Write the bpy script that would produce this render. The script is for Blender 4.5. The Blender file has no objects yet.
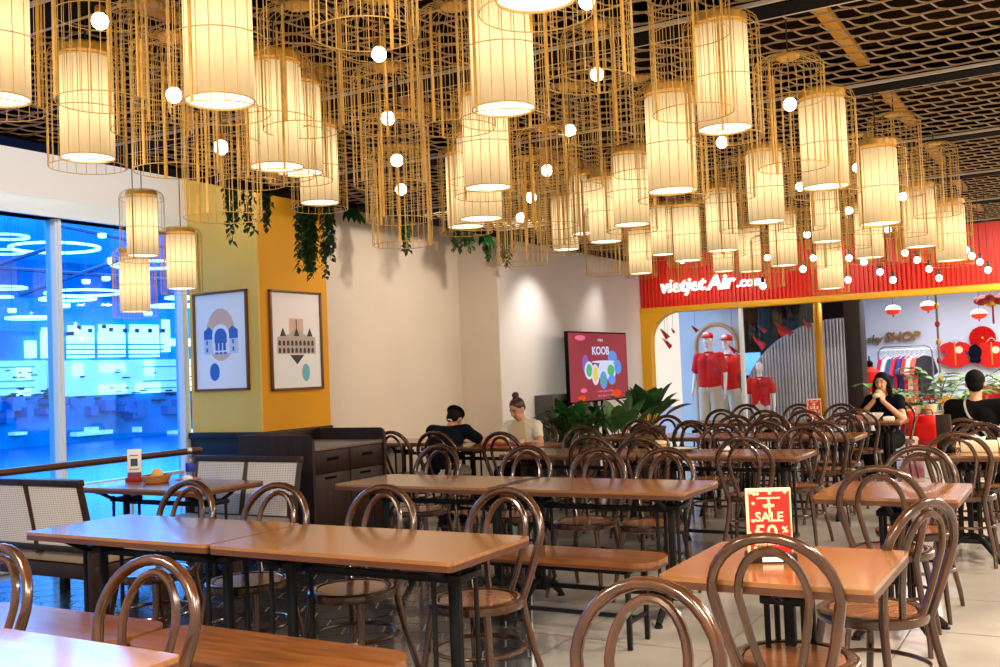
import bpy, bmesh, math, random
from mathutils import Vector, Matrix
R_ = random.Random(7)
PI = math.pi
S = bpy.context.scene
COL = S.collection

# ------------------------------------------------------------------ camera
CH = 1.45                                  # eye height
FPX, YAW, PITCH, ROLL = 1011.28, -.527395, .0377711, -.040033
Fw = Vector((math.sin(YAW)*math.cos(PITCH), math.cos(YAW)*math.cos(PITCH), math.sin(PITCH)))
_r = Vector((math.cos(YAW), -math.sin(YAW), 0)); _u = _r.cross(Fw)
Rt = _r*math.cos(ROLL) + _u*math.sin(ROLL)
Up = -_r*math.sin(ROLL) + _u*math.cos(ROLL)
cam = bpy.data.cameras.new('camera'); cam_o = bpy.data.objects.new('camera', cam); COL.objects.link(cam_o)
cam.sensor_width = 36; cam.lens = FPX*36/1000; cam.clip_end = 120; cam.clip_start = .05
M = Matrix((Rt, Up, -Fw)).transposed().to_4x4(); M.translation = (0, 0, CH)
cam_o.matrix_world = M
S.camera = cam_o

def ray(x, y): return Fw + Rt*((x-500)/FPX) - Up*((y-333.5)/FPX)
def at_z(x, y, z): d = ray(x, y); return Vector((0, 0, CH)) + d*((z-CH)/d.z)
def at_y(x, y, Y): d = ray(x, y); return Vector((0, 0, CH)) + d*(Y/d.y)
def at_x(x, y, X): d = ray(x, y); return Vector((0, 0, CH)) + d*(X/d.x)
def at_d(x, y, D): return Vector((0, 0, CH)) + ray(x, y)*D

# ------------------------------------------------------------------ world, exposure, lights
S.view_settings.view_transform = 'Standard'; S.view_settings.look = 'None'
S.view_settings.gamma = 1; S.view_settings.use_curve_mapping = False
S.view_settings.exposure = 0.2
try:
    S.cycles.use_denoising = True; S.cycles.max_bounces = 8; S.cycles.transparent_max_bounces = 12
    S.cycles.diffuse_bounces = 3; S.cycles.glossy_bounces = 3; S.cycles.sample_clamp_indirect = 4
    S.cycles.caustics_reflective = False; S.cycles.caustics_refractive = False
except Exception: pass
W = bpy.data.worlds.new('world'); S.world = W; W.use_nodes = True
W.node_tree.nodes['Background'].inputs[0].default_value = (1, .88, .74, 1)
W.node_tree.nodes['Background'].inputs[1].default_value = 0.95

def light(name, kind, loc, power, color, size=.3, rot=(0, 0, 0), size_y=None, spot=None, blend=.6):
    l = bpy.data.lights.new(name, kind); l.energy = power; l.color = color
    if kind == 'AREA':
        l.size = size
        if size_y: l.shape = 'RECTANGLE'; l.size_y = size_y
    else: l.shadow_soft_size = size
    if kind == 'SPOT': l.spot_size = spot; l.spot_blend = blend
    o = bpy.data.objects.new(name, l); COL.objects.link(o); o.location = loc; o.rotation_euler = rot
    return o
# added fill lights for the dining hall, unseen and without fixtures
WARM = (1, .80, .58)
for x, y in ((-4.2, .6), (-2.2, -.4), (-.4, .8), (.9, 3.0), (.9, 6.0), (.9, 9.5), (.8, 12.5), (.4, 14.2)):
    light('hall_fill', 'AREA', (x, y, 3.0), 160, WARM, .5)
# wall washers over the television wall
for y, z in ((11.3, 3.1), (13.4, 3.1)):
    light('wall_wash_spot', 'SPOT', (-5.6, y, z), 110, (1, .94, .88), .04, (0, math.radians(16), 0), spot=math.radians(85), blend=1.0)
for y, z in ((8.3, 3.0), (9.6, 3.0)):  # spots added to brighten the left wall, no fixtures
    light('wall_wash_spot', 'SPOT', (-4.9, y, z), 62, (1, .88, .74), .05, (0, math.radians(55), 0), spot=math.radians(130), blend=1.0)
light('soffit_fill', 'AREA', (-6.25, 3.5, 3.52), 45, (1, .95, .9), .2, (0, math.radians(60), 0), size_y=7)  # hidden light added to brighten the soffit, there is no cove lamp
for x in (-4.9, -3.0, -1.0):  # spots added to brighten the red fascia, no fixtures
    light('fascia_fill_spot', 'SPOT', (x, 13.4, 3.0), 55, (1, .86, .72), .05, (math.radians(68), 0, 0), spot=math.radians(95))
# daylight coloured shop light
light('shop_light', 'AREA', (-5.3, 15.75, 2.45), 9, (1, .96, .93), 1.3, size_y=.8)
light('shop_light', 'AREA', (-1.2, 16.6, 2.5), 110, (.93, .95, 1), 3.4, size_y=1.6)
# the concourse outside the glass, cold light
light('concourse_light', 'AREA', (-13, 12, 4.6), 2200, (.55, .78, 1), 8, size_y=12)
light('concourse_light', 'AREA', (-11, 14, 3.0), 700, (.6, .82, 1), 3, (0, math.radians(80), 0), size_y=14)  # fill added to brighten the facade front
light('concourse_light', 'AREA', (-8.3, 4.2, 3.6), 40, (.25, .6, 1), 1.2, (0, math.radians(-50), 0), size_y=5)

# ------------------------------------------------------------------ materials
def mat(name, col, rough=.5, metal=0., bump=None, var=0., scale=8., spec=.5, stretch=(1, 1, 1), coat=0.):
    m = bpy.data.materials.new(name); m.use_nodes = True; nt = m.node_tree; b = nt.nodes['Principled BSDF']
    b.inputs['Base Color'].default_value = (*col, 1); b.inputs['Roughness'].default_value = rough
    b.inputs['Metallic'].default_value = metal; b.inputs['Specular IOR Level'].default_value = spec
    b.inputs['Coat Weight'].default_value = coat; b.inputs['Coat Roughness'].default_value = .12
    tc = nt.nodes.new('ShaderNodeTexCoord'); mp = nt.nodes.new('ShaderNodeMapping'); nz = nt.nodes.new('ShaderNodeTexNoise')
    mp.inputs['Scale'].default_value = stretch; nz.inputs['Scale'].default_value = scale; nz.inputs['Detail'].default_value = 4
    nt.links.new(tc.outputs['Object'], mp.inputs[0]); nt.links.new(mp.outputs[0], nz.inputs['Vector'])
    if var:
        rp = nt.nodes.new('ShaderNodeMix'); rp.data_type = 'RGBA'
        rp.inputs[6].default_value = (*[c*(1-var) for c in col], 1); rp.inputs[7].default_value = (*[min(1, c*(1+var)) for c in col], 1)
        mr = nt.nodes.new('ShaderNodeMapRange'); mr.inputs[1].default_value = .3; mr.inputs[2].default_value = .7
        nt.links.new(nz.outputs['Fac'], mr.inputs[0]); nt.links.new(mr.outputs[0], rp.inputs[0]); nt.links.new(rp.outputs[2], b.inputs['Base Color'])
    if bump:
        bp = nt.nodes.new('ShaderNodeBump'); bp.inputs['Strength'].default_value = bump; bp.inputs['Distance'].default_value = .01
        nt.links.new(nz.outputs['Fac'], bp.inputs['Height']); nt.links.new(bp.outputs[0], b.inputs['Normal'])
    return m
def srgb(r, g, b):
    f = lambda c: (c/255/12.92) if c/255 <= .04045 else ((c/255+.055)/1.055)**2.4
    return (f(r), f(g), f(b))
def emit(name, col, strength, base=None):
    m = bpy.data.materials.new(name); m.use_nodes = True; b = m.node_tree.nodes['Principled BSDF']
    b.inputs['Base Color'].default_value = (*(base or col), 1); b.inputs['Emission Color'].default_value = (*col, 1)
    b.inputs['Emission Strength'].default_value = strength; b.inputs['Roughness'].default_value = .6; b.inputs['Specular IOR Level'].default_value = .1
    return m
def glass(name, tint, gloss=.06, haze=None):
    m = bpy.data.materials.new(name); m.use_nodes = True; nt = m.node_tree; nt.nodes.clear()
    o = nt.nodes.new('ShaderNodeOutputMaterial'); t = nt.nodes.new('ShaderNodeBsdfTransparent'); g = nt.nodes.new('ShaderNodeBsdfGlossy')
    t.inputs[0].default_value = (*tint, 1); g.inputs['Roughness'].default_value = .02
    mx = nt.nodes.new('ShaderNodeMixShader'); mx.inputs[0].default_value = gloss
    nt.links.new(t.outputs[0], mx.inputs[1]); nt.links.new(g.outputs[0], mx.inputs[2]); nt.links.new(mx.outputs[0], o.inputs[0])
    return m
def cane(name, c1, c2, s):
    m = mat(name, c1, .6); nt = m.node_tree; b = nt.nodes['Principled BSDF']
    tc = nt.nodes.new('ShaderNodeTexCoord'); mp = nt.nodes.new('ShaderNodeMapping'); mp.inputs['Rotation'].default_value = (PI/2, 0, 0)
    bk = nt.nodes.new('ShaderNodeTexBrick'); bk.inputs['Scale'].default_value = s; bk.offset = 0; bk.inputs['Mortar Size'].default_value = .03
    bk.inputs['Brick Width'].default_value = .5; bk.inputs['Row Height'].default_value = .25
    bk.inputs['Color1'].default_value = (*c1, 1); bk.inputs['Color2'].default_value = (*c1, 1); bk.inputs['Mortar'].default_value = (*c2, 1)
    nt.links.new(tc.outputs['Object'], mp.inputs[0]); nt.links.new(mp.outputs[0], bk.inputs['Vector']); nt.links.new(bk.outputs['Color'], b.inputs['Base Color'])
    return m
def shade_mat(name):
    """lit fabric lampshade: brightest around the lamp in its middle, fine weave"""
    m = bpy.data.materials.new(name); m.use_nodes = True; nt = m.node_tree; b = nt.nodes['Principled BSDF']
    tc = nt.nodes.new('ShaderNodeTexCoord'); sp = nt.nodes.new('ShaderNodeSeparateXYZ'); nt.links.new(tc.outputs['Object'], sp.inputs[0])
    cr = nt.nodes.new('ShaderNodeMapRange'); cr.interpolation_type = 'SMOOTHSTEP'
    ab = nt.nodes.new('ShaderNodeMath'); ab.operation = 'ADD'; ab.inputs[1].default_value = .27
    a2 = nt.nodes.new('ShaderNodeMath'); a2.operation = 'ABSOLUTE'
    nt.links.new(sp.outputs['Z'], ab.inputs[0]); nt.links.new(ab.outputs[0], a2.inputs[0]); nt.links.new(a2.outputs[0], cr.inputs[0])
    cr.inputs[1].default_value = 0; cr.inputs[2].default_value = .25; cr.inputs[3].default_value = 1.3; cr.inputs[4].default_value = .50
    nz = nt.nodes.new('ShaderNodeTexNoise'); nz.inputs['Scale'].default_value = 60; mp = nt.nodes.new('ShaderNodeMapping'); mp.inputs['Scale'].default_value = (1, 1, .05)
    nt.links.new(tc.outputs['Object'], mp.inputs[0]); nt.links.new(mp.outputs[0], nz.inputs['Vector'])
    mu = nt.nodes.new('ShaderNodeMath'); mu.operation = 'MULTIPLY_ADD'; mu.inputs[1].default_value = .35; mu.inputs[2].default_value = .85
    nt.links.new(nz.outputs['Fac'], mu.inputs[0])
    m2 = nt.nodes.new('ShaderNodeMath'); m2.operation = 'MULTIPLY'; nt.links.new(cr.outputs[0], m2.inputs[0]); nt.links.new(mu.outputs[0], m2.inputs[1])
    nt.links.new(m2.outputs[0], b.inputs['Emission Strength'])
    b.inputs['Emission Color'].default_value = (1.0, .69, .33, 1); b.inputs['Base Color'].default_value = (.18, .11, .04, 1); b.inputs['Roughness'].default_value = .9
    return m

WOOD = mat('table_wood', srgb(138, 92, 48), .24, var=.22, scale=3, stretch=(1.2, 14, 14), coat=.5)
WOODE = mat('table_edge', srgb(80, 44, 24), .4, var=.2, scale=3, stretch=(1.2, 14, 14))
BENCHW = mat('bench_wood', srgb(122, 74, 34), .3, var=.35, scale=3, stretch=(1.2, 12, 12), coat=.4)
BENT = mat('bent_wood', srgb(64, 35, 14), .24, var=.45, scale=9, stretch=(1, 1, .4), coat=.45)
SEATW = mat('seat_wood', srgb(146, 92, 54), .26, var=.2, scale=4, stretch=(1, 8, 1), coat=.25)
IRON = mat('black_iron', (.007, .007, .008), .5, spec=.2)
BLACKB = mat('black_beam', (.006, .005, .005), .8, spec=.05)
DARKC = mat('dark_ceiling', (.022, .013, .007), .95, spec=.0, var=.3, scale=2)
MESHM = mat('mesh_metal', srgb(186, 156, 120), .5, metal=.1)
FRAMEM = mat('mesh_frame', srgb(200, 190, 175), .5)
YPIPE = mat('yellow_channel', srgb(214, 150, 30), .6)
BAMB = mat('bamboo', srgb(196, 158, 86), .45, var=.2, scale=20)
BAMBD = mat('bamboo_slat', srgb(206, 158, 66), .5, var=.2, scale=20)
SHADE = shade_mat('lit_shade')
DIFF = emit('lamp_diffuser', (1, .86, .62), 2.3)
BULB = emit('glowing_bulb', (1, .86, .66), 14)
BRASS = mat('socket', srgb(170, 120, 50), .4, metal=.6)
CORD = mat('cord', (.02, .02, .02), .6)
WALLW = mat('wall_paint', srgb(224, 208, 190), .85, var=.03, scale=1.5)
WALLB = mat('wall_paint_white', srgb(232, 226, 222), .85, var=.03, scale=1.5)
SOFF = mat('soffit_paint', srgb(230, 226, 224), .85)
YELL = mat('column_orange', srgb(232, 160, 8), .7, var=.04, scale=2)
YELP = mat('column_pale', srgb(232, 194, 92), .7, var=.04, scale=2)
DARKW = mat('dark_walnut', srgb(44, 28, 21), .42, var=.4, scale=3, stretch=(8, 8, .8), spec=.25)
NAVYW = mat('dark_panel', srgb(26, 25, 36), .4, spec=.3)
STONE = mat('worktop', srgb(120, 108, 98), .4, var=.2, scale=30)
CANE = cane('cane_weave', srgb(222, 216, 210), srgb(150, 138, 128), 20)
CUSH = mat('cushion', srgb(150, 132, 112), .8, bump=.2, scale=60)
ALU = mat('white_aluminium', srgb(226, 234, 240), .35)
PANE = glass('blue_glass', (.45, .80, 1.0), .05)
CLEAR = glass('clear_glass', (.97, .98, .985), .02)
LEAF = mat('leaf', srgb(38, 84, 34), .45, var=.45, scale=6)
LEAFB = mat('leaf_bright', srgb(110, 168, 56), .45, var=.4, scale=6)
VINE = mat('vine_leaf', srgb(58, 98, 46), .55, var=.45, scale=10)
STEM = mat('stem', srgb(70, 60, 36), .7)
POT = mat('pot', srgb(62, 46, 38), .5)
SOIL = mat('soil', (.03, .02, .015), .9)
WHITE = mat('white_plastic', srgb(236, 234, 230), .45)
CREAM = mat('cream', srgb(232, 214, 178), .6)
RED = mat('red', srgb(208, 22, 14), .65, var=.1, spec=.25)
REDF = mat('red_fascia', srgb(232, 46, 24), .5)
REDD = mat('red_deep', srgb(150, 16, 22), .6)
GOLD = mat('gold', srgb(206, 150, 50), .3, metal=.8)
YBAND = mat('yellow_band', srgb(238, 176, 20), .5)
SIGNW = emit('lit_letters', (1, .97, .95), .8)
GOLDL = mat('gold_letters', srgb(170, 120, 50), .35, metal=.7)
SHOPW = mat('shop_wall', srgb(214, 220, 236), .8)
RIBG = mat('ribbed_grey', srgb(150, 150, 160), .6)
PILL = mat('dark_pillar', srgb(42, 32, 32), .7, spec=.2)
NAVY = mat('navy_cloth', srgb(12, 15, 28), .9, spec=.08, bump=.3, scale=14)
BLACK = mat('black_cloth', srgb(10, 10, 12), .9, spec=.08, bump=.3, scale=14)
WCLOTH = mat('white_cloth', srgb(226, 218, 208), .85, bump=.2, scale=14)
BEIGE = mat('beige_cloth', srgb(206, 196, 176), .85, bump=.3, scale=14)
CAMEL = mat('camel_apron', srgb(222, 202, 160), .8)
SKIN = mat('skin', srgb(205, 152, 122), .5)
SKIN2 = mat('skin_tan', srgb(190, 130, 98), .5)
HAIRB = mat('hair_black', srgb(10, 8, 7), .75, spec=.15, bump=.3, scale=40)
HAIRR = mat('hair_brown', srgb(64, 34, 22), .4, bump=.3, scale=40)
LIP = mat('lips', srgb(150, 60, 54), .5)
EYE = mat('eye', (.01, .008, .008), .2)
MANN = mat('mannequin_white', srgb(236, 232, 230), .35)

# ------------------------------------------------------------------ mesh builder
class MB:
    def __init__(s): s.V = []; s.F = []
    def add(s, V, F, M=None):
        n = len(s.V)
        s.V += [tuple(M @ Vector(v)) if M else tuple(v) for v in V]
        s.F += [tuple(i+n for i in f) for f in F]
        return s
    def box(s, a, b, bev=0., M=None):
        x0, y0, z0 = a; x1, y1, z1 = b
        if bev:
            bm = bmesh.new(); bmesh.ops.create_cube(bm, size=1)
            for v in bm.verts: v.co = Vector(((x0+x1)/2+v.co.x*(x1-x0), (y0+y1)/2+v.co.y*(y1-y0), (z0+z1)/2+v.co.z*(z1-z0)))
            bmesh.ops.bevel(bm, geom=bm.edges[:], offset=min(bev, .45*min(abs(x1-x0), abs(y1-y0), abs(z1-z0))), segments=2, profile=.5, affect='EDGES')
            bm.verts.index_update()
            s.add([v.co.copy() for v in bm.verts], [[v.index for v in f.verts] for f in bm.faces], M); bm.free(); return s
        V = [(x0, y0, z0), (x1, y0, z0), (x1, y1, z0), (x0, y1, z0), (x0, y0, z1), (x1, y0, z1), (x1, y1, z1), (x0, y1, z1)]
        return s.add(V, [(0, 3, 2, 1), (4, 5, 6, 7), (0, 1, 5, 4), (1, 2, 6, 5), (2, 3, 7, 6), (3, 0, 4, 7)], M)
    def tube(s, P, r, n=8, closed=False, M=None, flat=None):
        P = [Vector(p) for p in P]; m = len(P); rr = r if isinstance(r, (list, tuple)) else [r]*m
        T = []
        for i in range(m):
            a = P[(i-1) % m] if closed or i > 0 else P[0]; b = P[(i+1) % m] if closed or i < m-1 else P[-1]
            t = (b-a); T.append(t.normalized() if t.length > 1e-9 else Vector((0, 0, 1)))
        ref = Vector((0, 0, 1)) if abs(T[0].z) < .9 else Vector((1, 0, 0))
        u = (ref - T[0]*ref.dot(T[0])).normalized(); V = []
        for i in range(m):
            u = (u - T[i]*u.dot(T[i])); u = u.normalized() if u.length > 1e-6 else T[i].orthogonal().normalized()
            w = T[i].cross(u)
            for k in range(n):
                a = 2*PI*k/n; V.append(P[i] + (u*math.cos(a)*(flat or 1) + w*math.sin(a))*rr[i])
        F = []
        for i in range(m if closed else m-1):
            j = (i+1) % m
            for k in range(n): F.append((i*n+k, i*n+(k+1) % n, j*n+(k+1) % n, j*n+k))
        if not closed: F += [tuple(range(n-1, -1, -1)), tuple((m-1)*n+k for k in range(n))]
        return s.add(V, F, M)
    def lathe(s, prof, n=24, M=None, caps=True):
        V = []; F = []; m = len(prof)
        for r, z in prof:
            for k in range(n): a = 2*PI*k/n; V.append((max(r, 1e-4)*math.cos(a), max(r, 1e-4)*math.sin(a), z))
        for i in range(m-1):
            for k in range(n): F.append((i*n+k, i*n+(k+1) % n, (i+1)*n+(k+1) % n, (i+1)*n+k))
        if caps: F += [tuple(range(n-1, -1, -1)), tuple((m-1)*n+k for k in range(n))]
        return s.add(V, F, M)
    def ell(s, c, r, n=14, M=None):
        m = max(6, n//2+2); V = []; F = []
        for i in range(m+1):
            t = PI*i/m
            for k in range(n):
                a = 2*PI*k/n; V.append((c[0]+r[0]*math.sin(max(t, .001) if i < m else PI-.001)*math.cos(a), c[1]+r[1]*math.sin(max(t, .001) if i < m else PI-.001)*math.sin(a), c[2]-r[2]*math.cos(t)))
        for i in range(m):
            for k in range(n): F.append((i*n+k, i*n+(k+1) % n, (i+1)*n+(k+1) % n, (i+1)*n+k))
        F += [tuple(range(n-1, -1, -1)), tuple(m*n+k for k in range(n))]
        return s.add(V, F, M)
    def cap(s, p, r, q, t=None, n=12):
        """tapered limb piece with round ends"""
        t = r if t is None else t
        p = Vector(p); q = Vector(q); d = (q-p); L = d.length
        if L < 1e-6: return s.ell(p, (r,)*3, n)
        M = d.to_track_quat('Z', 'Y').to_matrix().to_4x4(); M.translation = p
        pr = [(r*math.sin(a), -r*math.cos(a)) for a in [i*PI/12 for i in range(1, 7)]] + [(t*math.cos(a), L+t*math.sin(a)) for a in [i*PI/12 for i in range(0, 6)]]
        return s.lathe(pr, n, M)
    def prism(s, poly, h0, h1, axis='z', M=None, inset=0):
        """closed outline extruded between h0 and h1 along an axis"""
        def P(a, b, h): return {'z': (a, b, h), 'y': (a, h, b), 'x': (h, a, b)}[axis]
        n = len(poly); V = [P(a, b, h0) for a, b in poly] + [P(a, b, h1) for a, b in poly]
        F = [tuple(range(n-1, -1, -1)), tuple(range(n, 2*n))] + [(i, (i+1) % n, n+(i+1) % n, n+i) for i in range(n)]
        if axis == 'y': F = [f[::-1] for f in F]
        return s.add(V, F, M)
    def build(s, name, m, parent=None, angle=38, loc=None):
        me = bpy.data.meshes.new(name); me.from_pydata(s.V, [], s.F); me.update()
        me.shade_smooth()
        try: me.set_sharp_from_angle(angle=math.radians(angle))
        except Exception: pass
        if m: me.materials.append(m)
        o = bpy.data.objects.new(name, me); COL.objects.link(o)
        if parent: o.parent = parent
        if loc: o.location = loc
        return o
def rrect(x0, y0, x1, y1, r, n=5):
    P = []
    for cx, cy, a0 in ((x1-r, y1-r, 0), (x0+r, y1-r, PI/2), (x0+r, y0+r, PI), (x1-r, y0+r, 1.5*PI)):
        for i in range(n+1): a = a0+PI/2*i/n; P.append((cx+r*math.cos(a), cy+r*math.sin(a)))
    return P
def ring(R, z, n=28, c=(0, 0)): return [(c[0]+R*math.cos(2*PI*i/n), c[1]+R*math.sin(2*PI*i/n), z) for i in range(n)]
def arcpts(cx, cy, r, a0, a1, n): return [(cx+r*math.cos(a0+(a1-a0)*i/n), cy+r*math.sin(a0+(a1-a0)*i/n)) for i in range(n+1)]
def smooth(P, k=6):
    P = [Vector(p) for p in P]; out = []
    for i in range(len(P)-1):
        a = P[max(0, i-1)]; b = P[i]; c = P[i+1]; d = P[min(len(P)-1, i+2)]
        for j in range(k):
            t = j/k
            out.append(.5*((2*b)+(c-a)*t+(2*a-5*b+4*c-d)*t*t+(3*b-a-3*c+d)*t*t*t))
    out.append(P[-1]); return out

def empty(name, loc=(0, 0, 0), rz=0., label=None, cat=None, group=None, rot=None):
    o = bpy.data.objects.new(name, None); COL.objects.link(o); o.location = loc; o.rotation_euler = rot or (0, 0, rz); o.empty_display_size = .1
    return tag(o, label, cat, group)
def tag(o, label=None, cat=None, group=None, kind=None):
    if label: o['label'] = label
    if cat: o['category'] = cat
    if group: o['group'] = group
    if kind: o['kind'] = kind
    return o
def struct(o): o['kind'] = 'structure'; return o
def copy_tree(o, loc=None, rz=None, label=None, group=None):
    def rec(a, par):
        c = a.copy(); COL.objects.link(c)
        if par: c.parent = par
        for ch in KIDS.get(a.name, []): rec(ch, c)
        return c
    r = rec(o, None)
    if loc is not None: r.location = loc
    if rz is not None: r.rotation_euler = (0, 0, rz)
    if label: r['label'] = label
    if group: r['group'] = group
    return r
KIDS = {}
def freeze():
    KIDS.clear()
    for ob in list(COL.objects):
        if ob.parent: KIDS.setdefault(ob.parent.name, []).append(ob)
def text_mesh(txt, size, depth, m, name, parent=None, shear=0., bold=.0, align='CENTER', space=1.):
    c = bpy.data.curves.new(name, 'FONT'); c.body = txt; c.size = size; c.extrude = depth; c.shear = shear; c.offset = bold
    c.align_x = align; c.space_character = space; c.resolution_u = 3
    o = bpy.data.objects.new(name, c); COL.objects.link(o); bpy.context.view_layer.update()
    me = bpy.data.meshes.new_from_object(o.evaluated_get(bpy.context.evaluated_depsgraph_get()))
    bpy.data.objects.remove(o); me.materials.clear(); me.materials.append(m)
    ob = bpy.data.objects.new(name, me); COL.objects.link(ob)
    if parent: ob.parent = parent
    return ob
def remesh(mb, name, m, parent, voxel=.008, it=4):
    o = mb.build(name+'_raw', None)
    a = o.modifiers.new('r', 'REMESH'); a.mode = 'VOXEL'; a.voxel_size = voxel; a.use_smooth_shade = True
    b = o.modifiers.new('s', 'SMOOTH'); b.iterations = it; b.factor = .5
    bpy.context.view_layer.update()
    me = bpy.data.meshes.new_from_object(o.evaluated_get(bpy.context.evaluated_depsgraph_get()))
    bpy.data.objects.remove(o); me.name = name; me.materials.clear(); me.materials.append(m); me.shade_smooth()
    ob = bpy.data.objects.new(name, me); COL.objects.link(ob)
    if parent: ob.parent = parent
    return ob

# ================================================================== SETTING
# ---- floors: dark hexagon tiles beside the glass, large pale tiles beyond a slanting joint
def clip(bm, co, no):
    g = bm.verts[:]+bm.edges[:]+bm.faces[:]
    bmesh.ops.bisect_plane(bm, geom=g, plane_co=co, plane_no=no, clear_outer=True)
JP = Vector((-2.78, 5.0, 0)); JD = Vector((-.48, .877, 0)); JN = Vector((.877, .48, 0))
def floor_obj(name, polys, m, outer):
    bm = bmesh.new()
    for P in polys:
        vs = [bm.verts.new(p) for p in P]; bm.faces.new(vs)
    clip(bm, JP, JN if not outer else -JN)
    me = bpy.data.meshes.new(name); bm.to_mesh(me); bm.free(); me.materials.append(m)
    o = bpy.data.objects.new(name, me); COL.objects.link(o); return o
HEXT = mat('hex_tile', srgb(58, 56, 58), .2, var=.25, scale=3, coat=.6)
GROUT = mat('pale_grout', srgb(176, 172, 166), .8)
TILE = mat('pale_tile', srgb(172, 168, 162), .2, var=.22, scale=1.2, coat=.4)
GROUTD = mat('dark_grout', srgb(110, 104, 98), .8)
hexes = []; hr = .135; g = .0055
for i in range(-30, 12):
    for j in range(-2, 62):
        cx = -4.5+i*1.5*hr; cy = j*hr*math.sqrt(3)+(i % 2)*hr*math.sqrt(3)/2-.5
        if cx < -7.6 or cy > 11.5 or (Vector((cx, cy, 0))-JP).dot(JN) > .2: continue
        hexes.append([(cx+(hr-g)*math.cos(PI/3*k), cy+(hr-g)*math.sin(PI/3*k), 0) for k in range(6)])
fl = struct(floor_obj('floor', hexes, HEXT, False)); fl['label'] = 'dark glossy hexagon tile floor by the glass'
big = [(-8, -3, -.004), (3.5, -3, -.004), (3.5, 19.5, -.004), (-8, 19.5, -.004)]
o = struct(floor_obj('floor', [big], GROUT, False)); o.parent = fl; o.name = 'floor_grout'
tiles = []
for i in range(-9, 6):
    for j in range(-4, 27):
        a = .8; x = i*a-.1; y = j*a+.15; q = .0035
        tiles.append([(x+q, y+q, 0), (x+a-q, y+q, 0), (x+a-q, y+a-q, 0), (x+q, y+a-q, 0)])
f2 = struct(floor_obj('floor', tiles, TILE, True))
o = struct(floor_obj('floor_grout', [big], GROUTD, True)); o.parent = f2
st = MB(); st.tube([JP+JD*-9+Vector((0, 0, .001)), JP+JD*10+Vector((0, 0, .001))], .006, 6)
struct(st.build('trim_1', ALU))

# ---- walls
def wallbox(name, a, b, m, bev=0): return struct(MB().box(a, b, bev).build(name, m))
wallbox('wall_left', (-6.9, 7.9, 0), (-6.68, 10.5, 4.6), WALLW)
wallbox('wall_corner', (-6.9, 10.5, 0), (-6.131, 10.7, 4.6), WALLW)
wallbox('wall_back', (-6.4, 10.52, 0), (-6.13, 15.0, 4.6), WALLB)
wallbox('wall_soffit', (-7.75, -1, 3.05), (-7.5, 6.95, 5.2), SOFF)
# column by the glass: pale face to the hall front, orange face to the aisle, dark dado round its foot
c = empty('wall_column', (0, 0, 0)); struct(c)
m_ = MB().box((-7.5, 6.93, .97), (-6.61, 7.9, 4.6)); m_.build('pale_face', YELP, c)
m_ = MB().box((-6.62, 6.94, .97), (-6.60, 7.9, 4.6)); m_.build('orange_face', YELL, c)
m_ = MB().box((-6.635, 6.922, .97), (-6.598, 6.945, 4.6)); m_.build('corner_bead', YELP, c)
m_ = MB().box((-7.5, 6.9, 0), (-6.58, 7.9, .95), .008).box((-7.5, 6.87, .93), (-6.57, 7.9, .985), .006)
m_.box((-7.42, 6.885, .80), (-6.68, 6.905, .90), .006).box((-7.42, 6.885, .12), (-6.68, 6.905, .76), .006); m_.build('dado', NAVYW, c)

# ---- glass wall towards the concourse
win = empty('window_1', (-7.6, 0, 0)); struct(win); win['label'] = 'tall blue tinted glass wall towards the concourse'
def wchild(mb, name, m): o = mb.build(name, m); o.parent = win; o.location = (7.6, 0, 0); return o
wchild(MB().box((-7.606, -1, .02), (-7.594, 6.93, 2.93)), 'pane', PANE)
wchild(MB().box((-7.68, -1, 2.90), (-7.49, 6.93, 3.06), .01).box((-7.70, -1, 2.90), (-7.47, 6.93, 2.925)), 'head_frame', ALU)
wchild(MB().box((-7.68, -1, 0), (-7.52, 6.93, .05), .01), 'sill_frame', ALU)
for y in (.9, 3.3, 5.53):
    wchild(MB().box((-7.67, y-.032, .04), (-7.53, y+.032, 2.92), .008).box((-7.53, y-.015, .04), (-7.515, y+.015, 2.92)), 'mullion', ALU)
wchild(MB().box((-7.63, 6.86, .04), (-7.52, 6.93, 2.92), .005), 'mullion', ALU)
wchild(MB().box((-7.65, -1, .60), (-7.55, 6.9, .63)), 'transom', ALU)

# handrail on brackets, in front of the glass
hr_ = empty('handrail', (-6.78, 3.2, 0), 0, 'long dark wooden handrail running in front of the blue glass', 'handrail')
o = MB().tube([(0, -4, .87), (0, 3.15, .87)], .028, 10).build('rail', WOODE, hr_)
for y in (-3, -1.2, .6, 2.4):
    MB().tube([(0, y, .85), (0, y, .02)], .014, 8).lathe([(.05, 0), (.05, .012), (.02, .02)], 12, Matrix.Translation((0, y, 0))).build('post', ALU, hr_)

# ---- ceiling: dark slab, black beams, expanded metal panels, yellow channel
ceil = MB().box((-7.49, -2, 3.62), (2.6, 14.9, 3.7)).build('ceiling', DARKC); struct(ceil)
BY = (-.9, .95, 2.72, 4.56, 6.27, 8.12, 9.95, 11.75, 13.5)
for y in BY:
    MB().box((-5.8, y-.085, 3.03), (2.6, y+.085, 3.045)).box((-5.8, y-.012, 3.045), (2.6, y+.012, 3.25)).box((-5.8, y-.085, 3.25), (2.6, y+.085, 3.265)).build('beam', BLACKB, ceil)
    for s in (-1, 1):
        MB().box((-5.8, y+s*.105-.010, 3.035), (2.6, y+s*.105+.010, 3.05)).build('panel_frame', FRAMEM, ceil)
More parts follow.
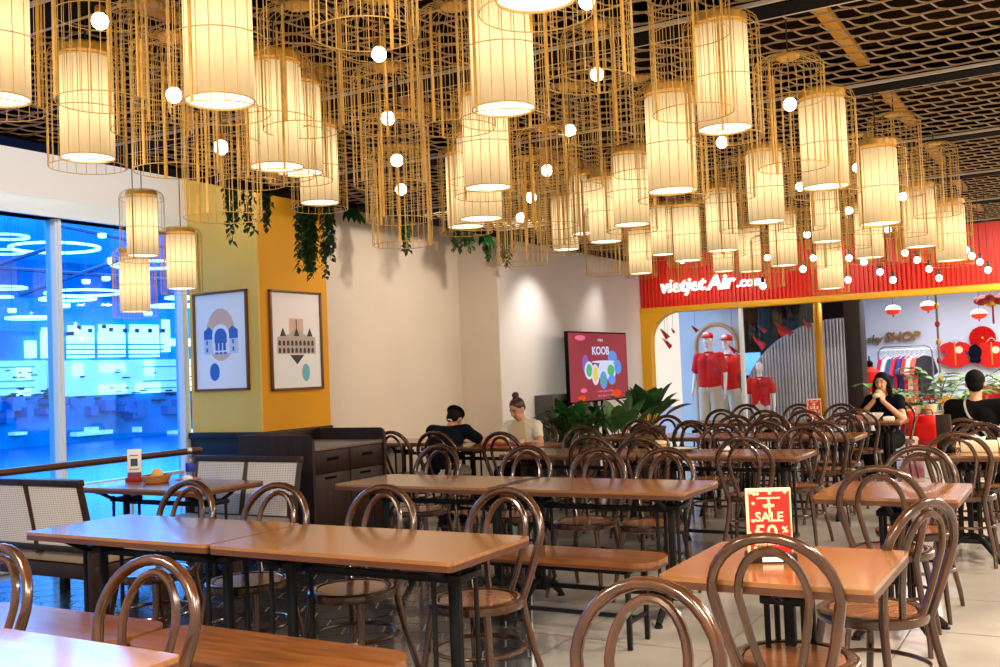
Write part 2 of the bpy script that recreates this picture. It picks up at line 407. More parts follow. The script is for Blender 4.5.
# black trim along the left edge of the mesh ceiling
MB().box((-5.88, -2, 3.03), (-5.84, 14.6, 3.66)).box((-5.90, -2, 3.015), (-5.68, 14.6, 3.03)).build('edge_beam', BLACKB, ceil)
def mesh_panel(y0, y1):
    """flattened metal mesh: long rows joined by short staggered S shaped links"""
    mb = MB(); n = max(2, round((y1-y0)/.15)); dy = (y1-y0)/n; dx = .125; nx = int(8.36/dx)
    def rib(P, w=.0026):
        V = []; F = []
        for x, y, z in P: V += [(x-w, y-w, z-.003), (x+w, y+w, z-.003), (x+w, y+w, z+.005), (x-w, y-w, z+.005)]
        for i in range(len(P)-1):
            a, b = 4*i, 4*i+4; F += [(a, a+1, b+1, b), (a+1, a+2, b+2, b+1), (a+2, a+3, b+3, b+2), (a+3, a, b, b+3)]
        mb.add(V, F)
    for j in range(n+1):
        y = y0+j*dy
        V = [(-5.8+i*dx*.5, y+.010*math.sin(PI*i*.5+j*PI/2), 3.06) for i in range(2*nx+1)]
        W_ = []; F = []
        for x, yy, z in V: W_ += [(x, yy-.003, z-.003), (x, yy+.003, z-.003), (x, yy+.003, z+.005), (x, yy-.003, z+.005)]
        for i in range(len(V)-1):
            a, b = 4*i, 4*i+4; F += [(a, a+1, b+1, b), (a+1, a+2, b+2, b+1), (a+2, a+3, b+3, b+2), (a+3, a, b, b+3)]
        mb.add(W_, F)
        if j < n:
            for i in range(nx):
                x = -5.8+(i+(.5 if j % 2 else 0))*dx
                rib([(x, y, 3.062), (x+.012, y+dy*.25, 3.056), (x+.026, y+dy*.55, 3.052), (x+.045, y+dy*.85, 3.058), (x+.055, y+dy, 3.062)])
    return mb.build('mesh_panel', MESHM, ceil, angle=20)
for a, b in zip(BY[:-1], BY[1:]): mesh_panel(a+.12, b-.12)
for x in (-1.05, -3.6):
    for a, b in zip(BY[:-1], BY[1:]):
        MB().box((x-.035, a+.15, 3.14), (x+.035, b-.15, 3.18), .006).build('yellow_channel', YPIPE, ceil)
for y in (2.0, 5.4, 9.2):
    MB().tube([(-5.8, y, 3.5), (2.5, y, 3.5)], .05, 10).build('duct', BLACKB, ceil)

# ---- the concourse seen through the glass
CF = mat('concourse_floor', srgb(0, 130, 190), .25)
CB = emit('concourse_blue_glow', (.0, .27, .74), .8)  # ceiling and fascia are no lamps, their lit look is put in as glow
CBD = mat('concourse_dark', srgb(0, 150, 205), .8, var=.3, scale=1.2, spec=0)
CWH = emit('concourse_sign', (.92, .97, 1), 2.8)
CLT = emit('concourse_band', (.9, .84, 1), .72)
CDK = mat('concourse_mark', srgb(20, 50, 90), .6)
RINGM = emit('ring_light', (.85, .95, 1), 3.2)
cc = empty('wall_concourse', (-24, 0, 0)); struct(cc)
XF = -24.0
def cbox(x0, y0, x1, y1, name, m, X=XF, t=.06):
    a = at_x(x0, y0, X); b = at_x(x1, y1, X); cb_ = at_x(x0, y1, X)
    z0, z1 = sorted((at_x((x0+x1)/2, y1, X).z, at_x((x0+x1)/2, y0, X).z))
    o = MB().box((X-24+24, a.y, z0), (X+t, b.y, z1)).build(name, m, cc); o.location = (24, 0, 0); return o
struct(MB().box((-24.2, 2, -.3), (-24.0, 34, 6)).build('wall_facade', CBD))
struct(MB().box((-24.2, -2, -.2), (-7.7, 34, -.01)).build('floor_concourse', CF))
struct(MB().box((-24.2, -2, 4.9), (-7.8, 34, 5.0)).build('ceiling_concourse', CB))
cbox(-60, 300, 200, 332, 'upper_fascia', CB, t=.05)
cbox(-60, 361, 45, 396, 'shop_band', CLT, t=.10); cbox(47, 360, 200, 394, 'shop_band', CLT, t=.10)
for x0, y0, x1, y1 in ((66, 326, 91, 358), (97, 325, 122, 357), (128, 325, 156, 357), (160, 320, 167, 352), (24, 341, 33, 358), (40, 328, 56, 358), (97, 364, 122, 372), (142, 360, 151, 376), (70, 364, 80, 376), (14, 368, 27, 380), (96, 385, 123, 393), (134, 383, 157, 393), (14, 388, 27, 396), (167, 339, 190, 346)):
    cbox(x0, y0, x1, y1, 'lit_sign', CWH, t=.16)
for y in (344, 349, 354):
    cbox(66, y, 160, y+1.3, 'sign_stripe', CB, t=.19)
for y in (366, 380, 387):
    cbox(140, y, 196, y+1, 'sign_stripe', CB, t=.19); cbox(-30, y+1, 30, y+2, 'sign_stripe', CB, t=.19)
for k in range(46):
    x = R_.choice((R_.uniform(0, 45), R_.uniform(62, 190))); y = R_.choice((371, 376, 389, 393, 398)) + R_.uniform(-2, 2)
    w = R_.uniform(2, 7); cbox(x, y, x+w, y+R_.uniform(1, 2), 'sign_mark', CDK, t=.20)
for x, y in ((66, 332), (73, 326), (84, 329), (98, 325), (105, 328), (119, 329), (131, 329), (144, 329), (157, 329), (48, 333)):
    cbox(x, y, x+3, y+4, 'sign_mark', CDK, t=.22)
for x0, y0, x1, y1 in ((70, 431, 106, 435), (84, 427, 92, 432), (167, 430, 187, 434), (132, 427, 135, 432), (8, 432, 20, 435)):
    cbox(x0, y0, x1, y1, 'lit_counter', CLT, t=.3)
for k in range(30):
    x = R_.uniform(-5, 190); y = R_.uniform(397, 410); w = R_.uniform(4, 14); cbox(x, y, x+w, y+R_.uniform(4, 14), 'shop_shelf', CF, t=.25+.012*k)
for i, (x, y, w, lab) in enumerate(((55, 248, 86, 'large glowing ring lamp crossed by the window mullion'), (6, 237, 44, 'glowing ring lamp at the left edge, uppermost'), (2, 252, 44, 'glowing ring lamp at the left edge, below the uppermost one'),
        (68, 299, 54, 'flat ring lamp low behind the window mullion'), (84, 293, 74, 'wide faint ring lamp just above the low one by the mullion'), (6, 288, 40, 'ring lamp low at the left edge of the glass'),
        (150, 265, 74, 'ring lamp behind the three low lanterns'), (180, 298, 30, 'small ring lamp next to the pale column'), (172, 306, 44, 'ring lamp lowest beside the pale column'), (30, 318, 46, 'round solid white lamp left of the mullion'), (5, 297, 16, 'smallest ring lamp at far left below the wide one'))):
    p = at_d(x, y, 19+(i % 3)*1.5); R0 = w/1011*(19+(i % 3)*1.5)/2
    t = MB().lathe([(R0*.0 if 'solid' in lab else R0-.05, -.02), (R0, -.02), (R0, .02), (R0*.0 if 'solid' in lab else R0-.05, .03)], 40, caps='solid' in lab)
    if 'solid' not in lab: n0 = len(t.V); t.F += [(k, 120+k, 120+(k+1) % 40, (k+1) % 40) for k in range(40)]
    e = empty('ring_lamp', p, 0, lab, 'ring lamp', 'ring lamps in the concourse')
    t.build('glowing_ring', RINGM, e)
    for a in (0, 2.1, 4.2): MB().tube([(R0*.9*math.cos(a), R0*.9*math.sin(a), .03), (R0*.9*math.cos(a), R0*.9*math.sin(a), max(.1, 4.895-p.z))], .003, 4).build('suspension_wire', CDK, e)
for x, y in ((102, 236), (86, 282), (106, 279), (66, 306), (12, 311), (148, 314)):
    p = at_d(x, y, 17); e = MB().lathe([(.001, -.03), (.06, -.03), (.07, .0), (.07, .04), (.001, .04)], 16).build('spot_lamp', RINGM, None, loc=p); MB().tube([(0, 0, .05), (0, 0, 4.895-p.z)], .006, 5).build('stem', CDK, e)
    lab = {102: 'small glowing spot lamp above the three low lanterns', 86: 'small glowing spot lamp right of the mullion, below the big ring', 106: 'small spot lamp left of the low lantern pair', 66: 'tiny spot lamp right beside the mullion', 12: 'tiny spot lamp at the left edge of glass', 148: 'tiny spot lamp under the lowest lantern'}[x]
    tag(e, lab, 'lamp', 'spot lamps in the concourse')
for (x0, y0, x1, y1) in ((0, 264, 55, 246), (0, 268, 200, 282), (20, 295, 125, 258), (62, 226, 190, 252)):
    a = at_d(x0, y0, 17.5); b = at_d(x1, y1, 17.5); 
    o = MB().tube([a, b], .035, 6).build('concourse_cable', CDK); o.parent = cc; o.location = (24, 0, 0)

# ================================================================== STOREFRONT
Y0 = 15.0
fas = empty('wall_storefront', (0, Y0, 0)); struct(fas); fas['label'] = 'red ribbed shop fascia over a yellow frame'
def fpart(mb, name, m): o = mb.build(name, m); o.parent = fas; o.location = (0, -Y0, 0); return o
m_ = MB().box((-6.13, Y0, 2.36), (1.0, Y0+.2, 3.5))
x = -6.1
while x < 1.0:
    m_.box((x, Y0-.035, 2.36), (x+.030, Y0, 3.3)); x += .062
fpart(m_, 'ribbed_fascia', REDF)
fpart(MB().box((-6.13, Y0-.06, 2.27), (1.0, Y0+.15, 2.36), .01), 'yellow_band', YBAND)
# yellow jamb with the rounded window corner
poly = [(-6.13, 0), (-5.97, 0), (-5.97, 1.80)] + [(-5.52-.45*math.cos(a), 1.82+.45*math.sin(a)) for a in [PI/2*i/8 for i in range(1, 9)]] + [(-5.52, 2.28), (-6.13, 2.28)]
fpart(MB().prism(poly, Y0-.05, Y0+.12, 'y'), 'yellow_jamb', YBAND)
fpart(MB().box((-3.45, Y0-.03, 0), (-3.34, Y0+.07, 2.28), .01), 'gold_post', GOLD)
fpart(MB().box((-4.56, Y0-.02, 0), (-4.50, Y0+.05, 2.28), .005), 'glass_joint', ALU)
fpart(MB().box((-3.02, Y0-.05, 0), (-2.80, Y0+.35, 2.28), .01), 'dark_pillar', PILL)
w2 = struct(MB().box((-5.98, Y0+.02, .05), (-3.44, Y0+.032, 2.28)).build('window_2', CLEAR))
# fascia lettering: white, slanted, standing off the ribs
e = empty('shop_sign', (-5.78, Y0-.09, 2.58), 0, 'white slanted raised shop name letters on the red fascia', 'sign', rot=(PI/2, 0, 0))
def word(txt, px, size, py=0, m=SIGNW, par=None, sh=.22, bold=.007, nm='letters', dep=.03):
    o = text_mesh(txt, size, dep, m, nm, par, sh, bold, 'LEFT', 1.0); o.location = (px, py, 0); return o
def word_row(par, x0, x1, items, m, sh):
    """sets words side by side and fits the row between x0 and x1"""
    cur = 0; obs = []
    for txt, size, dy, gap, bold in items:
        o = word(txt, 0, size, dy, m, par, sh, bold); xs = [v.co.x for v in o.data.vertices]
        o.location.x = cur-min(xs); cur += max(xs)-min(xs)+gap; obs.append(o)
    k = (x1-x0)/cur; par.scale = (k, k, 1)
sx0, sx1 = at_y(661, 290, Y0-.09).x, at_y(765, 285, Y0-.09).x
e.location.x = sx0; word_row(e, sx0, sx1, (('vietjet', .40, 0, .0, .010), ('Air', .44, -.01, .015, .012), ('.com', .30, 0, 0, .008)), SIGNW, .22)
# interior
struct(MB().box((-6.1, 18.6, 0), (3.5, 18.8, 3)).build('wall_shop_back', SHOPW))
struct(MB().box((-6.13, 15.2, 2.62), (3.5, 18.8, 2.7)).build('ceiling_shop', SHOPW))
struct(MB().box((-6.13, 16.7, 0), (-4.98, 16.8, 2.62)).build('wall_display', mat('display_wall', srgb(178, 190, 198), .8)))
struct(MB().box((-4.98, 16.6, 0), (-3.14, 16.8, 2.62)).build('wall_dark_reflection', mat('dark_reflection', srgb(30, 22, 22), .9, var=.3, scale=2, spec=.05)))  # near black panel stands in for the dark reflection on the shop glass
# curved ribbed panel
e = empty('curved_panel', (0, 16.35, 0), 0, 'grey ribbed display panel with a curved left edge', 'display panel')
pa = at_y(742, 420, 16.35); pb = at_y(838, 318, 16.35)
w_ = pb.x-pa.x; h_ = pb.z-.02; poly = [(-3.12, .02), (-3.12, pb.z)] + [(pb.x-w_*math.sin(a), pb.z-(pb.z-.6)*(1-math.cos(a))) for a in [PI/2*i/12 for i in range(13)]] + [(pa.x, .02)]
MB().prism(poly, 0, .08, 'y').build('backing', RIBG, e)
rb = MB(); x = pa.x+.03
while x < -3.13:
    f = max(0, min(1, (pb.x-x)/w_)); zt = (pb.z-(pb.z-.6)*(1-math.sqrt(max(0, 1-f*f)))) if x < pb.x else pb.z
    rb.tube([(x, -.012, .03), (x, -.012, zt-.02)], .014, 6); x += .052
rb.build('ribs', mat('rib_pale', srgb(190, 190, 198), .5), e)
# arch niche behind the mannequins
e = empty('arch_niche', (0, 16.62, 0), 0, 'tan outlined arch niche behind the red shirt mannequins', 'arch')
a0 = at_y(697, 360, 16.62); a1 = at_y(738, 360, 16.62); cx = (a0.x+a1.x)/2; rr = (a1.x-a0.x)/2
P = [(cx-rr, -.02, .05), (cx-rr, -.02, 1.75)] + [(cx-rr*math.cos(t), -.02, 1.75+rr*math.sin(t)) for t in [PI*i/14 for i in range(1, 14)]] + [(cx+rr, -.02, 1.75), (cx+rr, -.02, .05)]
MB().tube(P, .035, 8).build('outline', mat('tan', srgb(170, 130, 90), .5), e)
MB().prism([(p[0], p[2]) for p in P], -.015, .06, 'y').build('niche_back', mat('niche_grey', srgb(186, 192, 196), .6), e)
# blue screen behind the child mannequin
p = at_y(750, 364, 16.5); e = empty('wall_screen', (p.x, 16.5, p.z), 0, 'small bright blue screen behind the child mannequin', 'screen')
MB().box((-.2, -.02, -.2), (.2, .03, .2), .01).build('frame', PILL, e); MB().box((-.185, -.024, -.185), (.185, -.02, .185)).build('picture', emit('screen_blue', (.15, .5, .95), .8), e)
# inner shop sign
p = at_y(868, 342, 18.55)
e = empty('inner_shop_sign', (p.x+.0, 18.52, p.z-.02), 0, 'gold raised letters on the white shop wall above clothes rail', 'sign', rot=(PI/2, 0, 0))
sx0, sx1 = at_y(867, 342, 18.52).x, at_y(921, 342, 18.52).x; e.location.x = sx0; word_row(e, sx0, sx1, (('sky', .32, 0, .04, .004), ('SHOP', .36, .02, 0, .008)), GOLDL, .2)

# ================================================================== FURNITURE
# ---- bentwood chair, faces +Y, seat centre over its origin
def hoop_path(bw, mw, ztop, zc, y0, k, z0=.44, n=14):
    L = [(-bw, y0, z0), (-bw-(mw-bw)*.55, y0-k*(.57-z0), .57), (-mw, y0-k*(zc-z0), zc)]
    yy = lambda z: y0-k*(z-z0)
    arch = [(-mw*math.cos(PI*i/n), yy(zc+(ztop-zc)*math.sin(PI*i/n)), zc+(ztop-zc)*math.sin(PI*i/n)) for i in range(n+1)]
    left = smooth(L, 5)[:-1]
    return [tuple(p) for p in left] + arch + [(-p[0], p[1], p[2]) for p in reversed(left)]
def make_chair():
    e = empty('bentwood_chair', (0, 0, 0), 0, 'x', 'chair', 'bentwood chairs')
    MB().lathe([(.001, .470), (.12, .469), (.160, .471), (.166, .465), (.166, .45), (.001, .45)], 30).build('seat', SEATW, e)
    MB().lathe([(.168, .452), (.168, .470), (.176, .4745), (.198, .4735), (.209, .466), (.211, .452), (.207, .434), (.196, .430), (.168, .432)], 34, caps=False).build('seat_frame', BENT, e)
    P = hoop_path(.134, .200, .905, .715, -.155, .26)
    MB().tube(P, [.0182+.0008*math.sin(i) for i in range(len(P))], 10).build('outer_hoop', BENT, e)
    P = hoop_path(.054, .110, .866, .71, -.178, .24, .455)
    MB().tube(P, .0138, 9).build('inner_hoop', BENT, e)
    for s in (-1, 1):
        MB().tube(smooth([(s*.140, .125, .445), (s*.160, .145, .30), (s*.182, .18, .10), (s*.192, .20, 0)], 4), [.0185-.0006*i for i in range(13)], 10).build('leg', BENT, e)
        MB().tube(smooth([(s*.134, -.155, .455), (s*.152, -.178, .30), (s*.185, -.225, .10), (s*.192, -.26, 0)], 4), [.0180-.0005*i for i in range(13)], 10).build('leg', BENT, e)
    MB().tube([(1.0*.196*math.cos(t), .20*math.sin(t)-.012, .255) for t in [2*PI*i/32 for i in range(32)]], .0095, 8, True).build('stretcher_ring', BENT, e)
    return e
chair0 = make_chair(); freeze()
_n = [0]
def chair(px, py, rz, label, z=.91, dx=0, dy=0):
    """the top of the back hoop stands over the given point; rz in degrees, 0 faces the shops"""
    p = at_z(px, py, z-.004); a = math.radians(rz)
    off = Vector((math.sin(a)*-.27*-1, math.cos(a)*.27, 0)) if False else Vector((-math.sin(a)*.27, math.cos(a)*.27, 0))
    loc = Vector((p.x+dx, p.y+dy, 0))+off
    if _n[0] == 0: chair0.location = loc; chair0.rotation_euler = (0, 0, a); chair0['label'] = label
    else: copy_tree(chair0, loc, a, label)
    _n[0] += 1
    return loc

CHAIRS = [
 (650, 583, 174, 'bentwood chair cut by the bottom edge, its back before the small front table'),
 (768, 537, 2, 'bentwood chair pushed under the near side of the table with the big sale sign'),
 (927, 502, 62, 'bentwood chair at the right end of the table with the big sale sign'),
 (2, 548, 178, 'bentwood chair cut by the left edge, behind the nearest table'),
 (154, 560, 184, 'bentwood chair at the right corner of the nearest table, seat over front bench'),
 (190, 482, 182, 'bentwood chair behind the long front table, leftmost of its four'),
 (278, 485, 186, 'bentwood chair behind the long front table, second from left'),
 (384, 487, 180, 'bentwood chair behind the long front table, third from left'),
 (507, 490, 176, 'bentwood chair behind the right corner of the long front table'),
 (439, 446, 178, 'bentwood chair behind the second long table, leftmost, before the man in navy'),
 (527, 447, 180, 'bentwood chair behind the second long table, second from left'),
 (599, 449, 180, 'bentwood chair behind the second long table, third from left'),
 (666, 449, 178, 'bentwood chair behind the second long table, at its right corner'),
 (391, 432, -4, 'empty bentwood chair beside the dark wall cabinet'),
 (434, 432.5, 6, 'bentwood chair on which the man in the navy shirt sits'),
 (500, 433, 0, 'empty bentwood chair in front of the woman with the hair bun'),
 (583, 427, 180, 'bentwood chair before the left potted plants, farther of the two there'),
 (590, 436.5, 0, 'bentwood chair before the left potted plants, nearer of the two there'),
 (639, 438.5, 2, 'bentwood chair before the white cups on the third row of tables'),
 (648, 427.6, 180, 'bentwood chair behind the white cups on the third row of tables'),
 (639, 420.5, 0, 'bentwood chair in front of the right potted plant, lighter brown hoop'),
 (667, 416, 178, 'bentwood chair right of the tallest potted plant'),
 (691, 421.5, 0, 'bentwood chair in front of the grown mannequin, left one'),
 (722, 425, 180, 'bentwood chair behind the crumpled tissue on the third row of tables'),
 (721, 410, 2, 'bentwood chair under the grown mannequin, dark double hoop'),
 (731, 407.5, 180, 'bentwood chair farthest back under the grown mannequin'),
 (735, 416, 180, 'bentwood chair between the grown mannequin and the child mannequin'),
 (765, 411, 0, 'bentwood chair right below the child mannequin, farther hoop'),
 (771, 415, 180, 'bentwood chair right below the child mannequin, middle hoop'),
 (765, 421.5, 0, 'bentwood chair below the child mannequin, nearest hoop'),
 (786, 407, 180, 'small far bentwood chair before the ribbed grey panel'),
 (805, 411, 0, 'bentwood chair left of the small far sale sign'),
 (803, 427, 178, 'bentwood chair behind the right corner of the third row of tables'),
 (742, 438, 4, 'bentwood chair in front of the third row of tables, left of the big sale sign'),
 (821, 421.5, 0, 'bentwood chair below the small far sale sign'),
 (829, 407, 180, 'far bentwood chair just right of the small sale sign'),
 (843, 414, 176, 'bentwood chair left of the woman eating, lower hoop'),
 (857, 409.5, 4, 'bentwood chair nearest to the woman eating, on her left in the picture'),
 (878, 468, 2, 'bentwood chair on the near side of the second table at right'),
 (919, 447.5, 178, 'bentwood chair on the far side of the second table at right'),
 (957, 433.5, 2, 'bentwood chair on the near side of the table holding the tissue box'),
 (963, 419.5, 0, 'bentwood chair on which the person in black with shoulder strap sits'),
 (981, 424, 178, 'bentwood chair on the far side of the table holding the tissue box'),
]
for c in CHAIRS: chair(*c[:3], c[3], dy=.62 if c[1] in (407, 407.5) else 0)
# the chair of the woman with the bun and of the woman eating, set by their sitters
for x, y, rz, lab in ((-4.98, 9.06, 180, 'bentwood chair on which the woman with the hair bun sits'), (-2.02, 12.52, 180, 'bentwood chair on which the woman eating sits')):
    copy_tree(chair0, (x, y, 0), math.radians(rz), lab)

# ---- dining tables
def pedestal(name, par, x, y, arms, w=.062):
    mb = MB().box((x-.018, y-.018, .10), (x+.018, y+.018, .70), .004)
    for sx in (-1, 1):
        for sy in (-1, 1): mb.tube([(x+sx*w, y+sy*w, .12), (x+sx*w, y+sy*w, .66)], .0105, 8)
    for z in (.11, .62): mb.box((x-w-.02, y-w-.02, z), (x+w+.02, y+w+.02, z+.03), .006)
    for s in (-1, 1): mb.tube(smooth([(x, y+s*.06, .63), (x, y+s*.13, .655), (x, y+s*.22, .70)], 4), .013, 8)
    mb.box((x-.03, y-.24, .693), (x+.03, y+.24, .711), .003)
    for a in arms:
        dx, dy, L = math.cos(a), math.sin(a), .27
        mb.tube(smooth([(x+dx*.03, y+dy*.03, .15), (x+dx*.12, y+dy*.12, .125), (x+dx*L*.85, y+dy*L*.85, .05), (x+dx*L, y+dy*L, .018)], 4), [.022]*9+[.020, .019, .018, .018], 8)
        mb.lathe([(.024, 0), (.024, .012), (.012, .02)], 10, Matrix.Translation((x+dx*L, y+dy*L, 0)))
    return mb.build(name, IRON, par)
def make_table(w, d, name, kind):
    e = empty(name, (0, 0, 0), 0, 'x', 'table', 'dining tables')
    t = MB().prism(rrect(-w/2, -d/2, w/2, d/2, .022), .735, .75).build('table_top', WOOD, e)
    MB().prism(rrect(-w/2, -d/2, w/2, d/2, .022), .711, .7349).build('table_edge', WOODE, e)
    if kind == 'long':
        for s in (-1, 1): pedestal('pedestal', e, s*(w/2-.19), 0, (PI/2, -PI/2))
        MB().box((-w/2+.2, -.02, .60), (w/2-.2, .02, .63), .004).build('stretcher', IRON, e)
        MB().box((-w/2+.2, -.015, .115), (w/2-.2, .015, .14), .004).build('stretcher', IRON, e)
    else: pedestal('pedestal', e, 0, 0, (PI/4, 3*PI/4, 5*PI/4, 7*PI/4))
    return e
tl = make_table(1.255, .62, 'dining_table', 'long'); ts = make_table(.69, .69, 'dining_table', 'small'); freeze()
TABLES = [
 (tl, -3.99, 3.47, 'left half of the long front table, wood with a blue sheen'),
 (tl, -2.715, 3.465, 'right half of the long front table, warm orange wood top'),
 (tl, -2.70, 1.55, 'nearest table at the bottom left, cut by the picture edge'),
 (tl, -3.75, 5.56, 'left half of the second long table, by the dark cabinet'),
 (tl, -2.58, 5.56, 'right half of the second long table, behind the plank bench'),
 (tl, -3.76, 7.73, 'left table of the third row, before the left potted plants'),
 (tl, -2.50, 7.73, 'right table of the third row, with the crumpled tissue on it'),
 (tl, -3.72, 9.58, 'left table of the fourth row, in front of the tall plant'),
 (tl, -2.46, 9.58, 'right table of the fourth row, below the child mannequin'),
 (tl, -3.68, 11.78, 'left table of the farthest row, in front of the grown mannequin'),
 (tl, -2.42, 11.78, 'right table of the farthest row, at which the woman eats'),
 (tl, -5.05, 8.42, 'table between the man in navy and the woman with the bun'),
 (tl, -6.02, 8.92, 'dark table against the wall beside the cabinet'),
 (ts, -.945, 3.535, 'small square front table carrying the big red sale sign'),
 (ts, -.93, 5.63, 'small square table behind the one with the big sale sign'),
 (ts, -.80, 7.91, 'square table at right with the tissue box on it'),
 (ts, -.62, 10.05, 'square table in front of the person in black with shoulder strap'),
]
u = set()
for k, x, y, lab in TABLES:
    if k not in u: u.add(k); k.location = (x, y, 0); k['label'] = lab
    else: copy_tree(k, (x, y, 0), 0, lab)

# ---- plank benches with rounded ends
def make_bench():
    e = empty('plank_bench', (0, 0, 0), 0, 'x', 'bench', 'plank benches'); w, d = 1.2, .34
    MB().prism(rrect(-w/2, -d/2, w/2, d/2, .12, 8), .428, .455).build('seat', BENCHW, e)
    MB().prism(rrect(-w/2, -d/2, w/2, d/2, .12, 8), .412, .4279).build('seat_edge', WOODE, e)
    MB().box((-.46, -.13, .385), (.46, -.105, .411)).box((-.46, .105, .385), (.46, .13, .411)).box((-.46, -.13, .385), (-.435, .13, .411)).box((.435, -.13, .385), (.46, .13, .411)).build('frame', IRON, e)
    for sx in (-1, 1):
        for sy in (-1, 1): MB().box((sx*.448-.0125, sy*.1175-.0125, 0), (sx*.448+.0125, sy*.1175+.0125, .386), .003).build('leg', IRON, e)
    MB().box((-.448, -.01, .13), (.448, .01, .15)).box((-.455, -.118, .13), (-.437, .118, .15)).box((.437, -.118, .13), (.455, .118, .15)).build('stretcher', IRON, e)
    return e
b0 = make_bench(); freeze()
b0.location = (-2.73, 2.83, 0); b0['label'] = 'plank bench in front of the long front table, right one'
copy_tree(b0, (-3.96, 2.81, 0), 0, 'plank bench in front of the long front table, left one with blue sheen')
copy_tree(b0, (-2.56, 4.94, 0), 0, 'plank bench before the second long table')

# ---- cane backed settees
def make_settee():
    e = empty('cane_settee', (0, 0, 0), 0, 'x', 'settee', 'cane backed settees'); w = 1.1
    for i, s in enumerate((-1, 0, 1)):
        MB().tube(smooth([(s*(w/2-.025), -.02, .40), (s*(w/2-.025), -.05, .60), (s*(w/2-.025), -.11, .88)], 3), .026, 4).build('back_post', DARKW, e)
    Mx = Matrix.Translation((0, -.02, .40)) @ Matrix.Rotation(.18, 4, 'X')
    MB().box((-w/2, -.022, .45), (w/2, .022, .495), .008, Mx).build('top_rail', DARKW, e)
    MB().box((-w/2, -.02, .02), (w/2, .02, .06), .006, Mx).build('bottom_rail', DARKW, e)
    for s in (-1, 1):
        a, b = sorted((s*.02, s*(w/2-.03))); MB().box((a, -.006, .06), (b, .006, .455), 0, Mx).build('cane_panel', CANE, e)
    MB().box((-w/2+.02, .0, .335), (w/2-.02, .56, .46), .03).build('seat_cushion', CUSH, e)
    MB().box((-w/2, -.03, .25), (w/2, .58, .335), .006).build('seat_rail', DARKW, e)
    for s in (-1, 1):
        for y in (-.01, .545): MB().box((s*(w/2-.03)-.028, y-.028, 0), (s*(w/2-.03)+.028, y+.028, .62 if y < 0 else .36), .006).build('leg', DARKW, e)
    return e
s0 = make_settee(); freeze()
s0.location = (-5.96, 4.20, 0); s0['label'] = 'cane backed settee at the left edge, its back to the camera'
copy_tree(s0, (-5.57, 5.57, 0), PI, 'cane backed settee facing the camera, left of the dark cabinet')

# ---- left table with dark top under the window, its two leaves
k = copy_tree(tl, (-5.70, 5.02, 0), 0, 'blue lit table by the window with bottle and basket')
k['group'] = 'dining tables'

# ---- service cabinet
e = empty('service_cabinet', (-5.25, 6.0, 0), 0, 'dark walnut service cabinet with raised back and rounded end panels', 'cabinet')
def endp(y):
    P = [(-.78, 0), (0, 0), (0, .955)] + [(-.06+.06*math.cos(a), .955+.06*math.sin(a)) for a in [PI/2*i/6 for i in range(1, 7)]] + [(-.78, 1.015)]
    return MB().prism(P, y, y+.03, 'y')
endp(.05).build('end_panel', DARKW, e); endp(.97).build('end_panel', DARKW, e)
MB().box((-.78, .08, 0), (-.74, .97, 1.015), .004).build('back_panel', DARKW, e)
MB().box((-.74, .08, .885), (-.012, .97, .915), .003).build('worktop', STONE, e)
MB().box((-.74, .08, .06), (-.035, .97, .885)).build('body', DARKW, e)
for i in range(2):
    y0 = .085+i*.445
    d = MB().box((-.034, y0, .08), (-.012, y0+.435, .70), .003).build('door', DARKW, e)
    MB().box((-.013, y0+.12, .655), (-.009, y0+.26, .675)).build('finger_slot', BLACKB, d)
    d = MB().box((-.034, y0, .71), (-.012, y0+.435, .88), .003).build('drawer', DARKW, e)
    MB().box((-.013, y0+.15, .80), (-.009, y0+.29, .825)).build('finger_slot', BLACKB, d)
MB().box((-.70, .08, 0), (-.06, .97, .06)).build('plinth', BLACKB, e)

# ================================================================== LANTERNS
ZC = 3.05
def dome(R, r, z0, n=5): return [(r+(R-r)*math.sin(a), z0-.055*(1-math.cos(a))*1.0) for a in [PI/2*i/n for i in range(n+1)]]
def wire_cage(R, H, N, rings, wr, hub):
    """straight rattan wires with a rounded shoulder, tied by hoops"""
    mb = MB(); sh = .06
    for k in range(N):
        a = 2*PI*k/N; c, s_ = math.cos(a), math.sin(a)
        P = [(hub*c, hub*s_, 0)] + [((hub+(R-hub)*math.sin(t))*c, (hub+(R-hub)*math.sin(t))*s_, -sh*(1-math.cos(t))) for t in (PI/6, PI/3, PI/2)] + [(R*c, R*s_, -H*.5), (R*c, R*s_, -H)]
        mb.tube(P, wr, 4)
    for z in rings: mb.tube(ring(R, z, 30), wr*1.25, 4, True)
    mb.tube(ring(hub, 0, 20), wr*1.6, 4, True)
    return mb
def slats(R, H, n, ph=0):
    mb = []
    for k in range(n):
        a = ph+2*PI*k/n; M = Matrix.Rotation(a, 4, 'Z')
        mb.append(MB().box((R-.003, -.005, -H), (R+.003, .005, -.055), 0, M))
    return mb
def make_lantern():
    e = empty('cage_lantern', (0, 0, 0), 0, 'x', 'lantern', 'lit cage lanterns with cream shades')
    c = wire_cage(.165, .545, 24, (-.075, -.30, -.545), .0016, .085).build('cage', BAMB, e)
    for q in slats(.165, .545, 2, .4): q.build('bamboo_slat', BAMBD, e)
    MB().lathe([(.001, -.012), (.115, -.012), (.118, -.02), (.116, -.045), (.001, -.045)], 26).build('top_disc', BAMBD, e)
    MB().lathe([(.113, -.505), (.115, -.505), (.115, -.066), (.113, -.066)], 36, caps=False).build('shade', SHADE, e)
    MB().lathe([(.001, -.500), (.110, -.500), (.110, -.494), (.001, -.494)], 30).build('diffuser', DIFF, e)
    MB().tube(ring(.115, -.505, 30), .0028, 5, True).build('shade_hoop', BAMB, e)
    MB().tube([(0, 0, -.02), (0, 0, 1)], .004, 5).build('cord', CORD, e)
    return e
